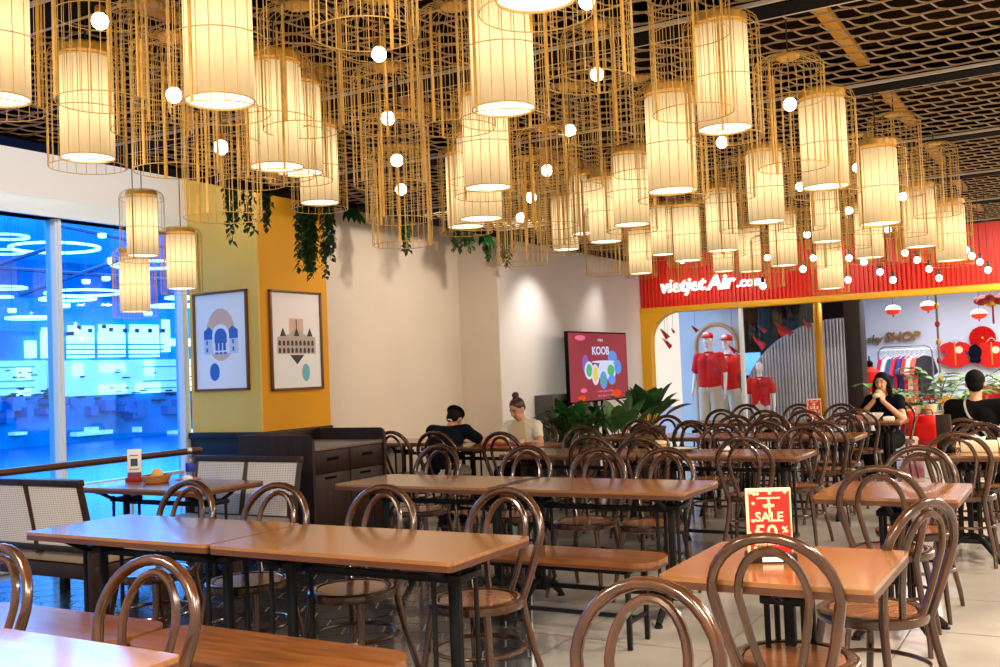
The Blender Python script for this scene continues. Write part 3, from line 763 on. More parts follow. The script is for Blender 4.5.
def make_cage():
    e = empty('cage_pendant', (0, 0, 0), 0, 'x', 'pendant lamp', 'open wire cages with a bare bulb')
    wire_cage(.16, .53, 28, (-.075, -.215, -.53), .0016, .05).build('cage', BAMB, e)
    for q in slats(.16, .53, 3, .2): q.build('bamboo_slat', BAMBD, e)
    MB().lathe([(.001, .004), (.052, .004), (.056, -.004), (.052, -.014), (.001, -.014)], 16).build('top_disc', BAMBD, e)
    MB().lathe([(.001, -.175), (.014, -.175), (.018, -.18), (.018, -.205), (.001, -.205)], 12).build('socket', BRASS, e)
    MB().ell((0, 0, -.232), (.030, .030, .031), 16).build('bulb', BULB, e)
    MB().tube([(0, 0, -.18), (0, 0, 0)], .003, 5).build('inner_cord', CORD, e)
    MB().tube([(0, 0, -.004), (0, 0, 1)], .004, 5).build('cord', CORD, e)
    return e
def make_pendant():
    e = empty('pendant_bulb', (0, 0, 0), 0, 'x', 'pendant lamp', 'bare pendant bulbs before the shop fascia')
    MB().ell((0, 0, 0), (.030, .030, .032), 14).build('bulb', BULB, e)
    MB().lathe([(.001, .03), (.018, .03), (.018, .07), (.010, .085), (.001, .085)], 12).build('socket', CORD, e)
    MB().tube([(0, 0, .08), (0, 0, 1)], .003, 5).build('cord', CORD, e)
    return e
L0, C0, P0 = make_lantern(), make_cage(), make_pendant(); freeze()
_used = set()
def hang(proto, p, label, ztop=0., cordtop=ZC, rz=0., unlit=False):
    cordtop = 3.615
    """hangs a lamp with its origin at p; the cord is stretched up to the ceiling"""
    if proto in _used: o = copy_tree(proto, p, rz, label)
    else: _used.add(proto); o = proto; o.location = p; o.rotation_euler = (0, 0, rz); o['label'] = label
    for ch in [c for c in bpy.data.objects if c.parent == o and c.name.startswith('cord')]:
        ch.scale = (1, 1, max(.05, cordtop+.01-p[2]))
    if unlit:
        for ch in [c for c in bpy.data.objects if c.parent == o and c.name.split('.')[0] in ('bulb', 'socket', 'inner_cord')]: bpy.data.objects.remove(ch)
    return o
# shade centre x, shade width, shade bottom y in the photograph, label
LANT = [
 (-3, 52, 98, 'lit lantern cut by the left edge of the picture'),
 (88, 51, 157, 'lit lantern whose shade shows whole at far left, over the soffit'),
 (220, 67, 100, 'biggest lit lantern at upper left, cut by the top edge'),
 (277, 52, 166, 'lit lantern right beside the biggest one at upper left'),
 (300, 38, 172, 'lit lantern half hidden behind the one beside the biggest at upper left'),
 (320, 35, 202, 'lowest lit lantern of the upper left cluster, over the orange column face'),
 (504, 62, 108, 'large lit lantern at top centre with its top cut off'),
 (536, 78, -3, 'nearest lit lantern, only its round bottom showing at the top edge'),
 (488, 46, 187, 'lit lantern right under the large one at top centre'),
 (481, 42, 218, 'lit lantern second lowest in the top centre cluster'),
 (466, 36, 226, 'lowest lit lantern of the top centre cluster, above hanging leaves'),
 (725, 52, 128, 'large lit lantern right of centre, topmost there'),
 (673, 48, 190, 'lit lantern left of the large topmost one right of centre'),
 (632, 35, 224, 'lit lantern third to the left of the large one right of centre'),
 (606, 31, 241, 'lit lantern fourth to the left of the large one right of centre'),
 (586, 27, 233, 'lit lantern partly hidden at the left of the middle cluster'),
 (566, 22, 249, 'small lit lantern at the left end of the middle cluster'),
 (641, 22, 273, 'small low lit lantern at the left corner of the red fascia'),
 (664, 23, 254, 'small lit lantern above the left end of the shop name'),
 (688, 27, 260, 'lit lantern above the first letters of the shop name'),
 (723, 30, 250, 'tall lit lantern right below the large one right of centre'),
 (724, 20, 271, 'smallest lit lantern touching the top of the shop name'),
 (767, 35, 221, 'lit lantern below the big empty cage right of centre'),
 (751, 22, 271, 'lit lantern touching the end of the shop name'),
 (784, 26, 265, 'lit lantern right of the end of the shop name, jagged lower hem'),
 (826, 44, 186, 'large lit lantern at the right, before the ceiling beam'),
 (827, 28, 241, 'lit lantern right under the large one at the right'),
 (831, 24, 288, 'lowest lit lantern, hanging deep over the red fascia'),
 (880, 38, 223, 'whitest lit lantern, third from the right edge'),
 (870, 27, 257, 'lit lantern under the whitest one, over the red fascia'),
 (921, 29, 246, 'lit lantern second from the right end of the cluster'),
 (952, 28, 260, 'lit lantern at the right end of the cluster'),
]
for i, (x, w, yb, lab) in enumerate(LANT):
    D = .23*FPX/w*.985; p = at_d(x, yb, D)
    while p.z+.50 > ZC-.03: D *= .99; p = at_d(x, yb, D)
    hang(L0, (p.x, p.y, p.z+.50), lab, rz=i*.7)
for x, w, yb, lab in ((143, 30, 255, 'uppermost of the three low lanterns before the blue glass'), (135.5, 29, 311, 'lowest of the three low lanterns before the blue glass'), (182, 28, 288, 'low lantern at the right of the three, beside the pale column')):
    p = at_d(x, yb, .23*FPX/w); hang(L0, (p.x, p.y, p.z+.50), lab, cordtop=3.6, rz=x)
CAGE = [
 (100, 22, 88, 'open cage with bare bulb at upper left, largest bulb there'),
 (174, 96, 82, 'open cage with bare bulb left of the biggest lit lantern'),
 (221, 148, 76, 'open cage with bare bulb in front of the pale column'),
 (150, 60, 74, 'open cage above the three low lanterns, bulb hidden'),
 (362, -62, 106, 'open cage cut by the top edge left of centre, nearest of its row'),
 (379, 55, 79, 'second open cage with bulb in the row left of centre'),
 (388, 119, 72, 'third open cage with bulb in the row left of centre'),
 (397, 161, 65, 'fourth open cage with bulb in the row left of centre'),
 (401, 190, 60, 'lowest open cage with bulb in the row left of centre'),
 (597, 75, 70, 'open cage with bulb right of the large top centre lantern'),
 (587, 2, 88, 'open cage with bulb cut by the top edge at centre'),
 (570, 131, 62, 'open cage with bulb under the one right of top centre'),
 (547, 171, 60, 'open cage with bulb, upper one of the trio right of the lowest centre lantern'),
 (531, 198, 56, 'open cage with bulb, middle one of the trio right of the lowest centre lantern'),
 (521, 218, 50, 'open cage with bulb, lowest of the trio, hanging over the white wall'),
 (606, 236, 42, 'open cage hanging low against the white wall above the television'),
 (606, 204, 40, 'open cage with bulb between the fourth and fifth lantern left of centre'),
 (790, 105, 68, 'big open cage with bulb below the ceiling beam right of centre'),
 (722, 143, 60, 'open cage with bulb under the large lantern right of centre'),
 (690, 40, 80, 'open cage left of the large topmost lantern, near the ceiling'),
 (800, 187, 46, 'open cage with bulb left of the large right lantern'),
 (857, 168, 46, 'open cage with bulb left of the whitest lantern, upper one'),
 (903, 197, 42, 'open cage with bulb right of the whitest lantern'),
 (849, 211, 40, 'open cage with bulb left of the whitest lantern, lower one'),
 (807, 235, 36, 'open cage with bulb above the fascia, under the left side of the right lantern'),
 (888, 230, 36, 'open cage with bulb under the whitest lantern'),
 (937, 229, 34, 'open cage with bulb between the two rightmost lanterns'),
 (767, 258, 32, 'open cage with bulb over the fascia, right of the shop name'),
 (682, 261, 30, 'open cage with bulb over the first letters of the shop name'),
 (455, 60, 66, 'open cage left of the large top centre lantern, no bulb showing'),
 (300, 60, 72, 'open cage at the top right of the biggest left lantern'),
 (250, 120, 70, 'open cage behind the biggest left lantern'),
 (640, 120, 56, 'open cage behind the lanterns left of the large one right of centre'),
 (560, 200, 46, 'open cage before the small lantern at the middle cluster left end'),
 (740, 190, 44, 'open cage below the large lantern right of centre, behind others'),
 (895, 150, 50, 'open cage above the whitest lantern, near the ceiling mesh'),
 (935, 175, 44, 'open cage near the ceiling mesh above the rightmost lanterns'),
]
for i, (x, y, w, lab) in enumerate(CAGE):
    D = .32*FPX/w; p = at_d(x, y, D)
    while p.z+.235 > ZC-.02: D *= .99; p = at_d(x, y, D)
    hang(C0, (p.x, p.y, p.z+.235), lab, rz=i*.37, unlit=i >= 29 or i in (3, 15, 16, 19))
PEND = [
 (849, 258, 'bare bulb over the fascia, just below the lower bulb left of the whitest lantern'), (864, 262, 'bare bulb first of the falling row of three under the whitest lantern'),
 (880, 272, 'bare bulb middle of the falling row of three under the whitest lantern'), (893, 280, 'bare bulb lowest of the falling row of three under the whitest lantern'),
 (905, 253, 'bare bulb left end of the falling row of four below the right end lanterns'), (917, 260, 'bare bulb second of the falling row of four below the right end lanterns'),
 (929, 269, 'bare bulb third of the falling row of four below the right end lanterns'), (939, 278, 'bare bulb lowest of the falling row of four below the right end lanterns'),
 (966, 250, 'bare bulb touching the right end lantern'), (972, 256, 'bare bulb first of the falling trio at the right edge'),
 (980, 262, 'bare bulb second of the falling trio at the right edge'), (988, 270, 'bare bulb lowest of the falling trio at the right edge'),
 (848, 280, 'bare bulb right of the lowest lit lantern'), (803, 269, 'bare bulb over the fascia between shop name and lowest lantern'),
 (763, 286, 'bare bulb at the end of the shop name'), (813, 258, 'bare bulb left of the lowest lit lantern, above its middle'),
]
for x, y, lab in PEND: hang(P0, at_d(x, y, 9.6), lab)

# ================================================================== PLANTS
def leaf(mb, base, d, L, w, droop=.3, n=4, up=Vector((0, 0, 1)), fold=.25, shape=0):
    """one leaf blade: a folded, drooping strip that widens and comes to a point"""
    d = Vector(d).normalized(); side = d.cross(up); side = side.normalized() if side.length > .05 else Vector((1, 0, 0))
    V = []; F = []; base = Vector(base)
    for i in range(n+1):
        t = i/n; c = base + d*(L*t) - Vector((0, 0, 1))*(droop*L*t*t)
        ww = w*(math.sin(PI*min(1, t*.92+.08))**(.75 if shape == 0 else 1.2))
        nrm = side.cross(d).normalized()
        V += [c - side*ww/2 + nrm*fold*ww/2, c, c + side*ww/2 + nrm*fold*ww/2]
    for i in range(n):
        a = 3*i; F += [(a, a+1, a+4, a+3), (a+1, a+2, a+5, a+4)]
    mb.add(V, F)
def vine_clump(p, W, H, n, lab, group='hanging vines', lf=.042):
    e = empty('hanging_vine', p, 0, lab, 'vine', group); st_ = MB(); lv = MB()
    for k in range(n):
        x0 = R_.uniform(-W/2, W/2); y0 = R_.uniform(-.05, .05); L = H*R_.uniform(.55, 1) if k else H
        L *= 1-.45*abs(x0)/(W/2+.001)*R_.random()
        P = [(x0+.02*math.sin(j*1.3+k), y0+.02*math.cos(j*1.7+k)*1, .0-L*j/8) for j in range(9)]
        st_.tube(P, .0025, 4)
        for j in range(int(L/.013)):
            t = j*.013/L; q = Vector(P[min(8, int(t*8))])
            a = R_.uniform(0, 2*PI); leaf(lv, (q.x, q.y, -L*t), (math.cos(a), math.sin(a), -.4), lf*R_.uniform(.9, 1.5), lf*.95, .4, 2)
    st_.build('stem', STEM, e); lv.build('foliage', VINE, e)
    return e
VX = -5.90
for x, y, h, W, n, lab in ((232, 172, .52, .16, 6, 'leafy vine strands hanging before the pale column'), (247, 172, .40, .05, 3, 'thin vine strand right beside those before the pale column'), (264, 180, .36, .10, 6, 'short vine hanging at the corner of the column'),
        (314, 190, .74, .34, 26, 'thick long vine hanging over the orange column face'), (405, 215, .42, .09, 6, 'slim vine hanging inside the lowest open cage of the row'), (460, 232, .28, .30, 9, 'short vine under the lowest centre lantern'),
        (486, 234, .38, .10, 7, 'vine just right of the lowest centre lantern'), (505, 236, .38, .14, 9, 'vine rightmost, by the edge of the white wall')):
    p = at_x(x, y, VX); q = vine_clump((p.x, p.y, 3.04), W, h+max(0, 3.04-p.z), n, lab)
for x, y, lab in ((343, 214, 'big split leaf hanging off the ceiling edge beside the column'), (478, 240, 'big split leaf hanging under the lowest centre lantern')):
    p = at_x(x, y, VX); e = empty('split_leaf_sprig', (p.x, p.y, 3.04), 0, lab, 'leaf', 'big hanging leaves')
    MB().tube(smooth([(0, 0, 0), (.03, .03, -.1), (.06, .05, p.z-3.04+.08)], 4), .005, 5).build('stem', STEM, e)
    lv = MB(); b = Vector((.06, .05, p.z-3.04+.08))
    for a in range(-4, 5): leaf(lv, b, (.75*math.cos(a*.33)-.2, .55*math.sin(a*.33), -.55), .23-.012*abs(a), .065, .2, 4)
    lv.build('leaf_blade', LEAF, e)

def potted(loc, rp, hp, lab, blades, L, W, up, kind=LEAF, low=None, name='potted_plant', bush=0):
    e = empty(name, loc, R_.random()*6, lab, 'plant', 'potted plants')
    MB().lathe([(.001, 0), (rp*.78, 0), (rp*.80, .02), (rp, hp-.03), (rp*1.04, hp-.02), (rp*1.04, hp), (rp*.93, hp), (rp*.91, hp-.05), (.001, hp-.05)], 22).build('pot', POT, e)
    MB().lathe([(.001, hp-.06), (rp*.92, hp-.06), (rp*.92, hp-.035), (.001, hp-.03)], 18).build('soil', SOIL, e)
    lv = MB(); sm = MB()
    for k in range(blades):
        a = k*2.4+R_.uniform(-.3, .3); t = (k+.5)/blades; el = up*(1-t)+.55*t+R_.uniform(-.1, .1)
        b = Vector((.05*math.cos(a), .05*math.sin(a), hp)); d = Vector((math.cos(a)*math.cos(el), math.sin(a)*math.cos(el), math.sin(el)))
        sl = L*R_.uniform(.35, .6); sm.tube([b, b+d*sl], .007, 5)
        leaf(lv, b+d*sl, d, L*R_.uniform(.7, 1.0), W*R_.uniform(.85, 1.15), .28*R_.uniform(.4, 1.3), 5, fold=.3)
    for k in range(bush):
        a = R_.uniform(0, 2*PI); r = rp*1.25*math.sqrt(R_.random()); z = hp+R_.uniform(.0, .40)
        leaf(lv, (r*math.cos(a), r*math.sin(a), z), (math.cos(a), math.sin(a), R_.uniform(-.3, .9)), R_.uniform(.08, .14), .06, .3, 3)
        if k % 4 == 0: sm.tube([(r*.4*math.cos(a), r*.4*math.sin(a), hp-.04), (r*math.cos(a), r*math.sin(a), z)], .004, 4)
    sm.build('stem', STEM, e); lv.build('foliage', kind, e)
    return e
def ground(x, D): p = at_d(x, 400, D); return (p.x, p.y, 0)
potted(ground(572, 11.2), .26, .62, 'bushy plant in a dark pot below the left side of the television', 16, .46, .19, 1.35, LEAF, bush=260)
potted(ground(616, 11.6), .20, .55, 'middle potted plant with broad upright leaves under the television', 14, .50, .19, 1.35, mat('leaf_mid', srgb(60, 108, 44), .45, var=.4, scale=6))
potted(ground(646, 12.2), .22, .72, 'tallest potted plant with glossy leaves, right of the television', 20, .46, .22, 1.4, LEAF)

# ================================================================== TELEVISION
tx = -5.74; ya, yb_ = at_x(567, 331, tx).y, at_x(626, 332, tx).y; z0, z1 = 1.0, 1.935
e = empty('television', (tx, (ya+yb_)/2, 0), 0, 'large screen with a red poster picture on a black stand', 'television')
hw = (yb_-ya)/2
MB().box((-.05, -hw, z0), (0, hw, z1), .008).build('housing', BLACKB, e)
scr = MB().box((.0, -hw+.02, z0+.02), (.003, hw-.02, z1-.02)).build('screen', emit('screen_red', srgb(140, 58, 68), .5), e)
def flat(poly, x, name, m): o = MB().prism(poly, x, x+.0015, 'x'); return o.build(name, m, scr)
TV = {k: emit('tv_'+k, c, .55) for k, c in (('blue', srgb(90, 140, 220)), ('pale', srgb(190, 205, 240)), ('green', srgb(80, 170, 110)), ('yellow', srgb(220, 190, 80)), ('pink', srgb(215, 110, 140)), ('violet', srgb(130, 90, 180)), ('orange', srgb(200, 70, 30)))}
def oval(cy, cz, a, b, n=18): return [(cy+a*math.cos(2*PI*i/n), cz+b*math.sin(2*PI*i/n)) for i in range(n)]
for cy, cz, a, b, m in ((-.45, 1.50, .10, .13, 'violet'), (.42, 1.58, .15, .10, 'blue'), (-.35, 1.42, .14, .12, 'pale'), (-.35, 1.42, .09, .085, 'green'), (-.16, 1.36, .12, .14, 'pale'), (-.16, 1.36, .08, .10, 'yellow'), (.10, 1.40, .17, .15, 'pale'), (.09, 1.28, .12, .12, 'blue'), (.08, 1.28, .05, .05, 'green'), (.33, 1.40, .17, .14, 'pale'), (.34, 1.41, .12, .08, 'green'), (.36, 1.28, .12, .07, 'blue'), (.58, 1.45, .12, .10, 'blue'), (-.55, 1.16, .10, .03, 'pink'), (-.6, 1.85, .16, .035, 'pink'), (.5, 1.09, .16, .05, 'orange'), (-.62, 1.06, .12, .04, 'orange'), (.1, 1.53, .38, .018, 'pale')):
    flat(oval(cy, cz, a, b), .003+.0006*len(scr.children), 'picture_patch', TV[m])
def tvtext(txt, size, cy, cz, m, bold=.0):
    o = text_mesh(txt, size, .001, m, 'screen_text', scr, 0, bold); o.rotation_euler = (PI/2, 0, PI/2); o.location = (.022, cy, cz); o.scale = (1.3, 1, 1)
tvtext('KOOB', .15, 0, 1.63, TV['pale'], .004); tvtext('enjoy', .06, 0, 1.81, TV['pale']); tvtext('a new taste today', .055, .1, 1.12, TV['pink']); tvtext('every day from ten', .05, .1, 1.06, TV['pink'])
for s in (-.12, .12): MB().box((-.05, s-.035, .02), (-.01, s+.035, 1.05), .005).build('stand_post', BLACKB, e)
MB().box((-.28, -.45, 0), (.22, .45, .02), .005).build('stand_base', BLACKB, e)
p = at_x(553, 395, -6.0); e = empty('loudspeaker_box', (-5.99, p.y, 0), 0, 'dark cabinet against the white wall, left of the television', 'cabinet')
MB().box((-.13, -.28, 0), (.13, .28, 1.13), .01).build('body', mat('grey_case', srgb(70, 66, 66), .6), e); MB().box((.131, -.22, .1), (.135, .22, 1.05)).build('front_panel', BLACKB, e)

# ================================================================== FRAMED POSTERS
INK = mat('ink_blue', srgb(60, 110, 190), .7); INKD = mat('ink_dark', srgb(66, 60, 66), .7); INKP = mat('ink_peach', srgb(226, 190, 170), .8); INKT = mat('ink_teal', srgb(120, 190, 205), .8)
PAPER = mat('paper', srgb(246, 246, 246), .25, coat=.6)
def poster(name, loc, rz, W, H, lab, draw):
    e = empty('framed_poster', loc, rz, lab, 'poster', 'framed posters on the column')
    m_ = MB().box((-W/2, -.03, -H/2), (-W/2+.022, 0, H/2), .003).box((W/2-.022, -.03, -H/2), (W/2, 0, H/2), .003).box((-W/2, -.03, -H/2), (W/2, 0, -H/2+.022), .003).box((-W/2, -.03, H/2-.022), (W/2, 0, H/2), .003)
    m_.build('frame', mat('frame_wood', srgb(112, 70, 44), .4), e)
    pr = MB().box((-W/2+.02, -.012, -H/2+.02), (W/2-.02, -.004, H/2-.02)).build('print', PAPER, e)
    def put(poly, m, lay, nm='printed_shape'): MB().prism(poly, -.012-.0006*lay, -.0115, 'y').build(nm, m, pr)
    draw(put); return e
def bx(x0, z0, x1, z1): return [(x0, z0), (x1, z0), (x1, z1), (x0, z1)]
def draw_a(put):
    put(oval(.0, .06, .19, .25), INKP, 1)
    put(bx(-.22, -.12, .22, .02), mat('ink_wash', srgb(206, 216, 236), .7), 2)
    put([(-.22, .02), (-.22, .10), (-.15, .14), (-.10, .10), (-.10, .02)], INK, 3); put([(.22, .02), (.22, .10), (.15, .14), (.10, .10), (.10, .02)], INK, 3)
    put([(-.11, -.12)]+[(-.11*math.cos(a), .06+.10*math.sin(a)) for a in [PI*i/10 for i in range(11)]]+[(.11, -.12)], PAPER, 4)
    put([(-.08, -.02)]+[(-.08*math.cos(a), .04+.08*math.sin(a)) for a in [PI*i/10 for i in range(11)]]+[(.08, -.02)], INK, 5)
    for k in range(3): put(bx(-.07+k*.05, -.09, -.035+k*.05, -.01), INK, 6); put(bx(-.075+k*.055, -.125, -.035+k*.055, -.105), INK, 6)
    for s in (-1, 1):
        for k in range(2): put(bx(s*.17-.02, -.10+k*.07, s*.17+.0, -.06+k*.07), INK, 5)
    put(oval(-.09, -.29, .065, .085), INK, 2)
def draw_b(put):
    put([(-.10, .06), (.10, .06), (.10, .21), (-.10, .21)], INKP, 1)
    put([(-.27, -.13), (.27, -.13), (.27, .03), (.1, .06), (0, .12), (-.1, .06), (-.27, .03)], mat('ink_tan', srgb(196, 180, 170), .7), 2)
    for r_, z in enumerate((-.12, -.05)):
        for k in range(9): put([(-.255+k*.058, z), (-.222+k*.058, z), (-.222+k*.058, z+.038), (-.2385+k*.058, z+.052), (-.255+k*.058, z+.038)], INKD, 3)
    for s in (-.19, 0, .19): put([(s-.04, .04), (s+.04, .04), (s+.02, .08), (s, .12), (s-.02, .08)], INKD, 4)
    put(bx(-.006, .12, .006, .20), INKD, 4); put([(-.10, -.14), (.10, -.14), (.0, -.23)], INKD, 4)
    put(oval(.12, -.31, .055, .085), INKT, 2)
poster('a', (-7.08, 6.93, 1.845), 0, .70, .94, 'framed poster of a blue building on the pale column face', draw_a)
poster('b', (-6.60, 7.42, 1.83), PI/2, .73, .95, 'framed poster of a dark domed building on the orange column face', draw_b)

# ================================================================== THINGS ON THE TABLES
SR = mat('sign_red', srgb(190, 34, 28), .4); SC = mat('sign_cream', srgb(244, 214, 170), .5)
def sale_sign(loc, rz, lab, small=False):
    e = empty('sale_sign', loc, rz, lab, 'sign', 'table sale signs')
    MB().box((-.085, -.045, 0), (.085, .045, .03), .005).build('wooden_base', DARKW, e)
    b = MB().box((-.078, -.006, .015), (.078, .006, .255), .003).build('card', SC, e)
    MB().box((-.068, -.0075, .03), (.072, -.0055, .243)).build('red_field', SR, b)
    MB().box((-.068, .0055, .03), (.072, .0075, .243)).build('red_field', SR, b)
    for txt, size, z in (('SALE', .046, .140), ('50', .080, .072), ('%', .03, .10), ('up to', .018, .19), ('happy new year', .016, .058)):
        o = text_mesh(txt, size, .0008, SC, 'sign_text', b, 0, .0012); o.rotation_euler = (PI/2, 0, 0); o.location = ({'%': .052, '50': -.012}.get(txt, 0), -.0085, z)
    g = MB()
    g.box((-.040, -.0088, .218), (.040, -.0075, .2235)); g.prism([(-.004, .222), (.004, .222), (.008, .16), (.0, .15)], -.0088, -.0075, 'y')
    g.build('blossom_branch', SC, b)
    fl_ = MB()
    for k in range(14):
        x, z = (R_.uniform(-.07, -.045), R_.uniform(.04, .24)) if k < 8 else (R_.uniform(-.06, .07), R_.uniform(.232, .25))
        fl_.ell((x, -.009, z), (.006, .002, .006), 6)
    fl_.build('printed_blossom', SC, b)
    MB().box((-.035, -.048, .006), (.035, -.0455, .022)).build('white_tag', WHITE, e)
    return e
p = at_z(771, 561, .75); sale_sign((p.x, p.y, .75), .42, 'big red sale sign on the small square front table')
p = at_z(822, 418.5, .75); sale_sign((-2.72, 11.62, .75), .3, 'small far red sale sign on the farthest row of tables')
e = empty('table_sign', (-.93, 7.80, .75), math.radians(80), 'dark sign holder seen edge on, on the table with the tissue box', 'sign')
MB().box((-.05, -.06, 0), (.05, .06, .035), .006).build('base', BLACKB, e); MB().box((-.012, -.05, .03), (.012, .05, .27), .003).build('card_holder', DARKW, e)
e = empty('tissue_box', (-.72, 7.92, .75), .1, 'white tissue box on the table before the person in black', 'box')
MB().box((-.12, -.07, 0), (.12, .07, .075), .008).build('carton', CREAM, e); MB().box((-.05, -.015, .0745), (.05, .015, .077)).build('slot', WHITE, e)
MB().prism([(-.04, .076), (.04, .076), (.05, .11), (.015, .10), (-.02, .12), (-.045, .10)], -.01, .01, 'y').build('tissue', WHITE, e)
# window table
e = empty('menu_stand', (-6.16, 5.12, .75), .5, 'upright white menu stand with a code-like print on the window table', 'menu stand')
MB().box((-.06, -.04, 0), (.06, .04, .03), .004).build('base', REDD, e)
cd = MB().box((-.052, -.006, .02), (.052, .008, .235), .003).build('card', WHITE, e)
MB().box((-.052, -.008, .03), (.052, -.006, .065)).build('purple_strip', mat('plum', srgb(120, 60, 90), .5), cd)
MB().box((-.026, -.008, .11), (.026, -.006, .165)).build('dark_block', mat('slate', srgb(60, 70, 90), .5), cd)
MB().box((-.030, -.008, .185), (.030, -.006, .192)).box((-.036, -.008, .085), (.036, -.006, .091)).build('text_line', mat('slate2', srgb(90, 100, 120), .5), cd)
e = empty('water_bottle', (-5.74, 5.27, .75), 0, 'clear water bottle with a blue label on the window table', 'bottle')
MB().lathe([(.001, 0), (.032, 0), (.034, .01), (.033, .06), (.034, .14), (.030, .165), (.014, .20), (.013, .215), (.001, .215)], 20).build('body', glass('bottle_clear', (.88, .93, .97), .12), e)
MB().lathe([(.0345, .06), (.0350, .062), (.0350, .122), (.0345, .124)], 20, caps=False).build('label_band', mat('label_blue', srgb(20, 40, 170), .4), e)
MB().lathe([(.001, .213), (.016, .213), (.016, .233), (.001, .233)], 16).build('cap', WHITE, e)
e = empty('bread_basket', (-5.86, 5.06, .75), .3, 'small woven basket with a slice of food on the window table', 'basket')
w_ = MB(); w_.lathe([(.001, 0), (.075, 0), (.078, .006), (.001, .006)], 20)
for k in range(4): w_.tube([((.08+.006*k+.004*math.sin(9*t+k*PI))*math.cos(t), (.08+.006*k+.004*math.sin(9*t+k*PI))*math.sin(t), .012+.013*k) for t in [2*PI*i/40 for i in range(40)]], .008, 6, True)
w_.build('woven_body', mat('rattan', srgb(170, 110, 60), .6), e); MB().ell((.0, .01, .055), (.05, .018, .05), 14).build('bread', mat('bread', srgb(226, 180, 90), .7), e)
e = empty('food_dish', (-5.62, 5.14, .75), 0, 'shallow orange dish with crumpled white napkin beside the water bottle', 'dish')
MB().lathe([(.001, 0), (.05, 0), (.09, .022), (.092, .026), (.05, .010), (.001, .008)], 24).build('dish', mat('terracotta', srgb(205, 110, 70), .5), e); MB().ell((-.01, 0, .03), (.045, .03, .02), 10).build('napkin', WHITE, e)
# third row
e = empty('serving_plate', (-2.92, 7.86, .75), 0, 'white plate with dark rim on the third row of tables', 'plate')
MB().lathe([(.001, 0), (.08, 0), (.14, .016), (.142, .02), (.08, .008), (.001, .006)], 28).build('plate', WHITE, e); MB().lathe([(.141, .017), (.146, .02), (.143, .023)], 28, caps=False).build('rim', BLACKB, e)
e = empty('rice_cup', (-3.10, 7.86, .75), 0, 'short cream cup with a white lid beside the white plate', 'cup')
MB().lathe([(.001, 0), (.045, 0), (.055, .06), (.001, .06)], 20).build('cup', mat('kraft', srgb(190, 140, 80), .6), e); MB().lathe([(.001, .06), (.058, .06), (.058, .075), (.03, .085), (.001, .085)], 20).build('lid', CREAM, e)
e = empty('crumpled_tissue', (-2.55, 7.84, .75), 0, 'crumpled white tissue on the third row of tables', 'tissue')
t = MB(); t.ell((0, 0, .012), (.05, .035, .012), 10); t.ell((.02, .01, .022), (.025, .03, .018), 8); remesh(t, 'paper', WHITE, e, .006, 1)
e = empty('soup_bowl', (-2.10, 11.66, .75), 0, 'white soup bowl in front of the woman eating', 'bowl')
MB().lathe([(.001, 0), (.05, 0), (.055, .012), (.10, .06), (.112, .085), (.107, .085), (.09, .05), (.04, .02), (.001, .018)], 28).build('bowl', WHITE, e); MB().lathe([(.001, .064), (.098, .064), (.098, .068), (.001, .068)], 24).build('soup', mat('broth', srgb(190, 150, 90), .3), e)
e = empty('napkin_pack', (-1.93, 11.62, .75), .2, 'small white napkin pack right of the soup bowl', 'napkin')
MB().box((-.06, -.04, 0), (.06, .04, .045), .012).build('pack', WHITE, e); MB().box((-.02, -.012, .045), (.02, .012, .05)).build('opening', CREAM, e)
e = empty('food_tray', (-4.85, 8.40, .75), .1, 'dark tray with food between the couple', 'tray')
MB().prism(rrect(-.2, -.14, .2, .14, .03), 0, .012).build('tray', REDD, e); MB().ell((-.06, .0, .03), (.07, .05, .025), 12).build('bread_roll', mat('roll', srgb(216, 170, 100), .7), e); MB().lathe([(.001, .012), (.05, .012), (.065, .045), (.001, .045)], 16, Matrix.Translation((.1, .02, 0))).build('food_bowl', CREAM, e)

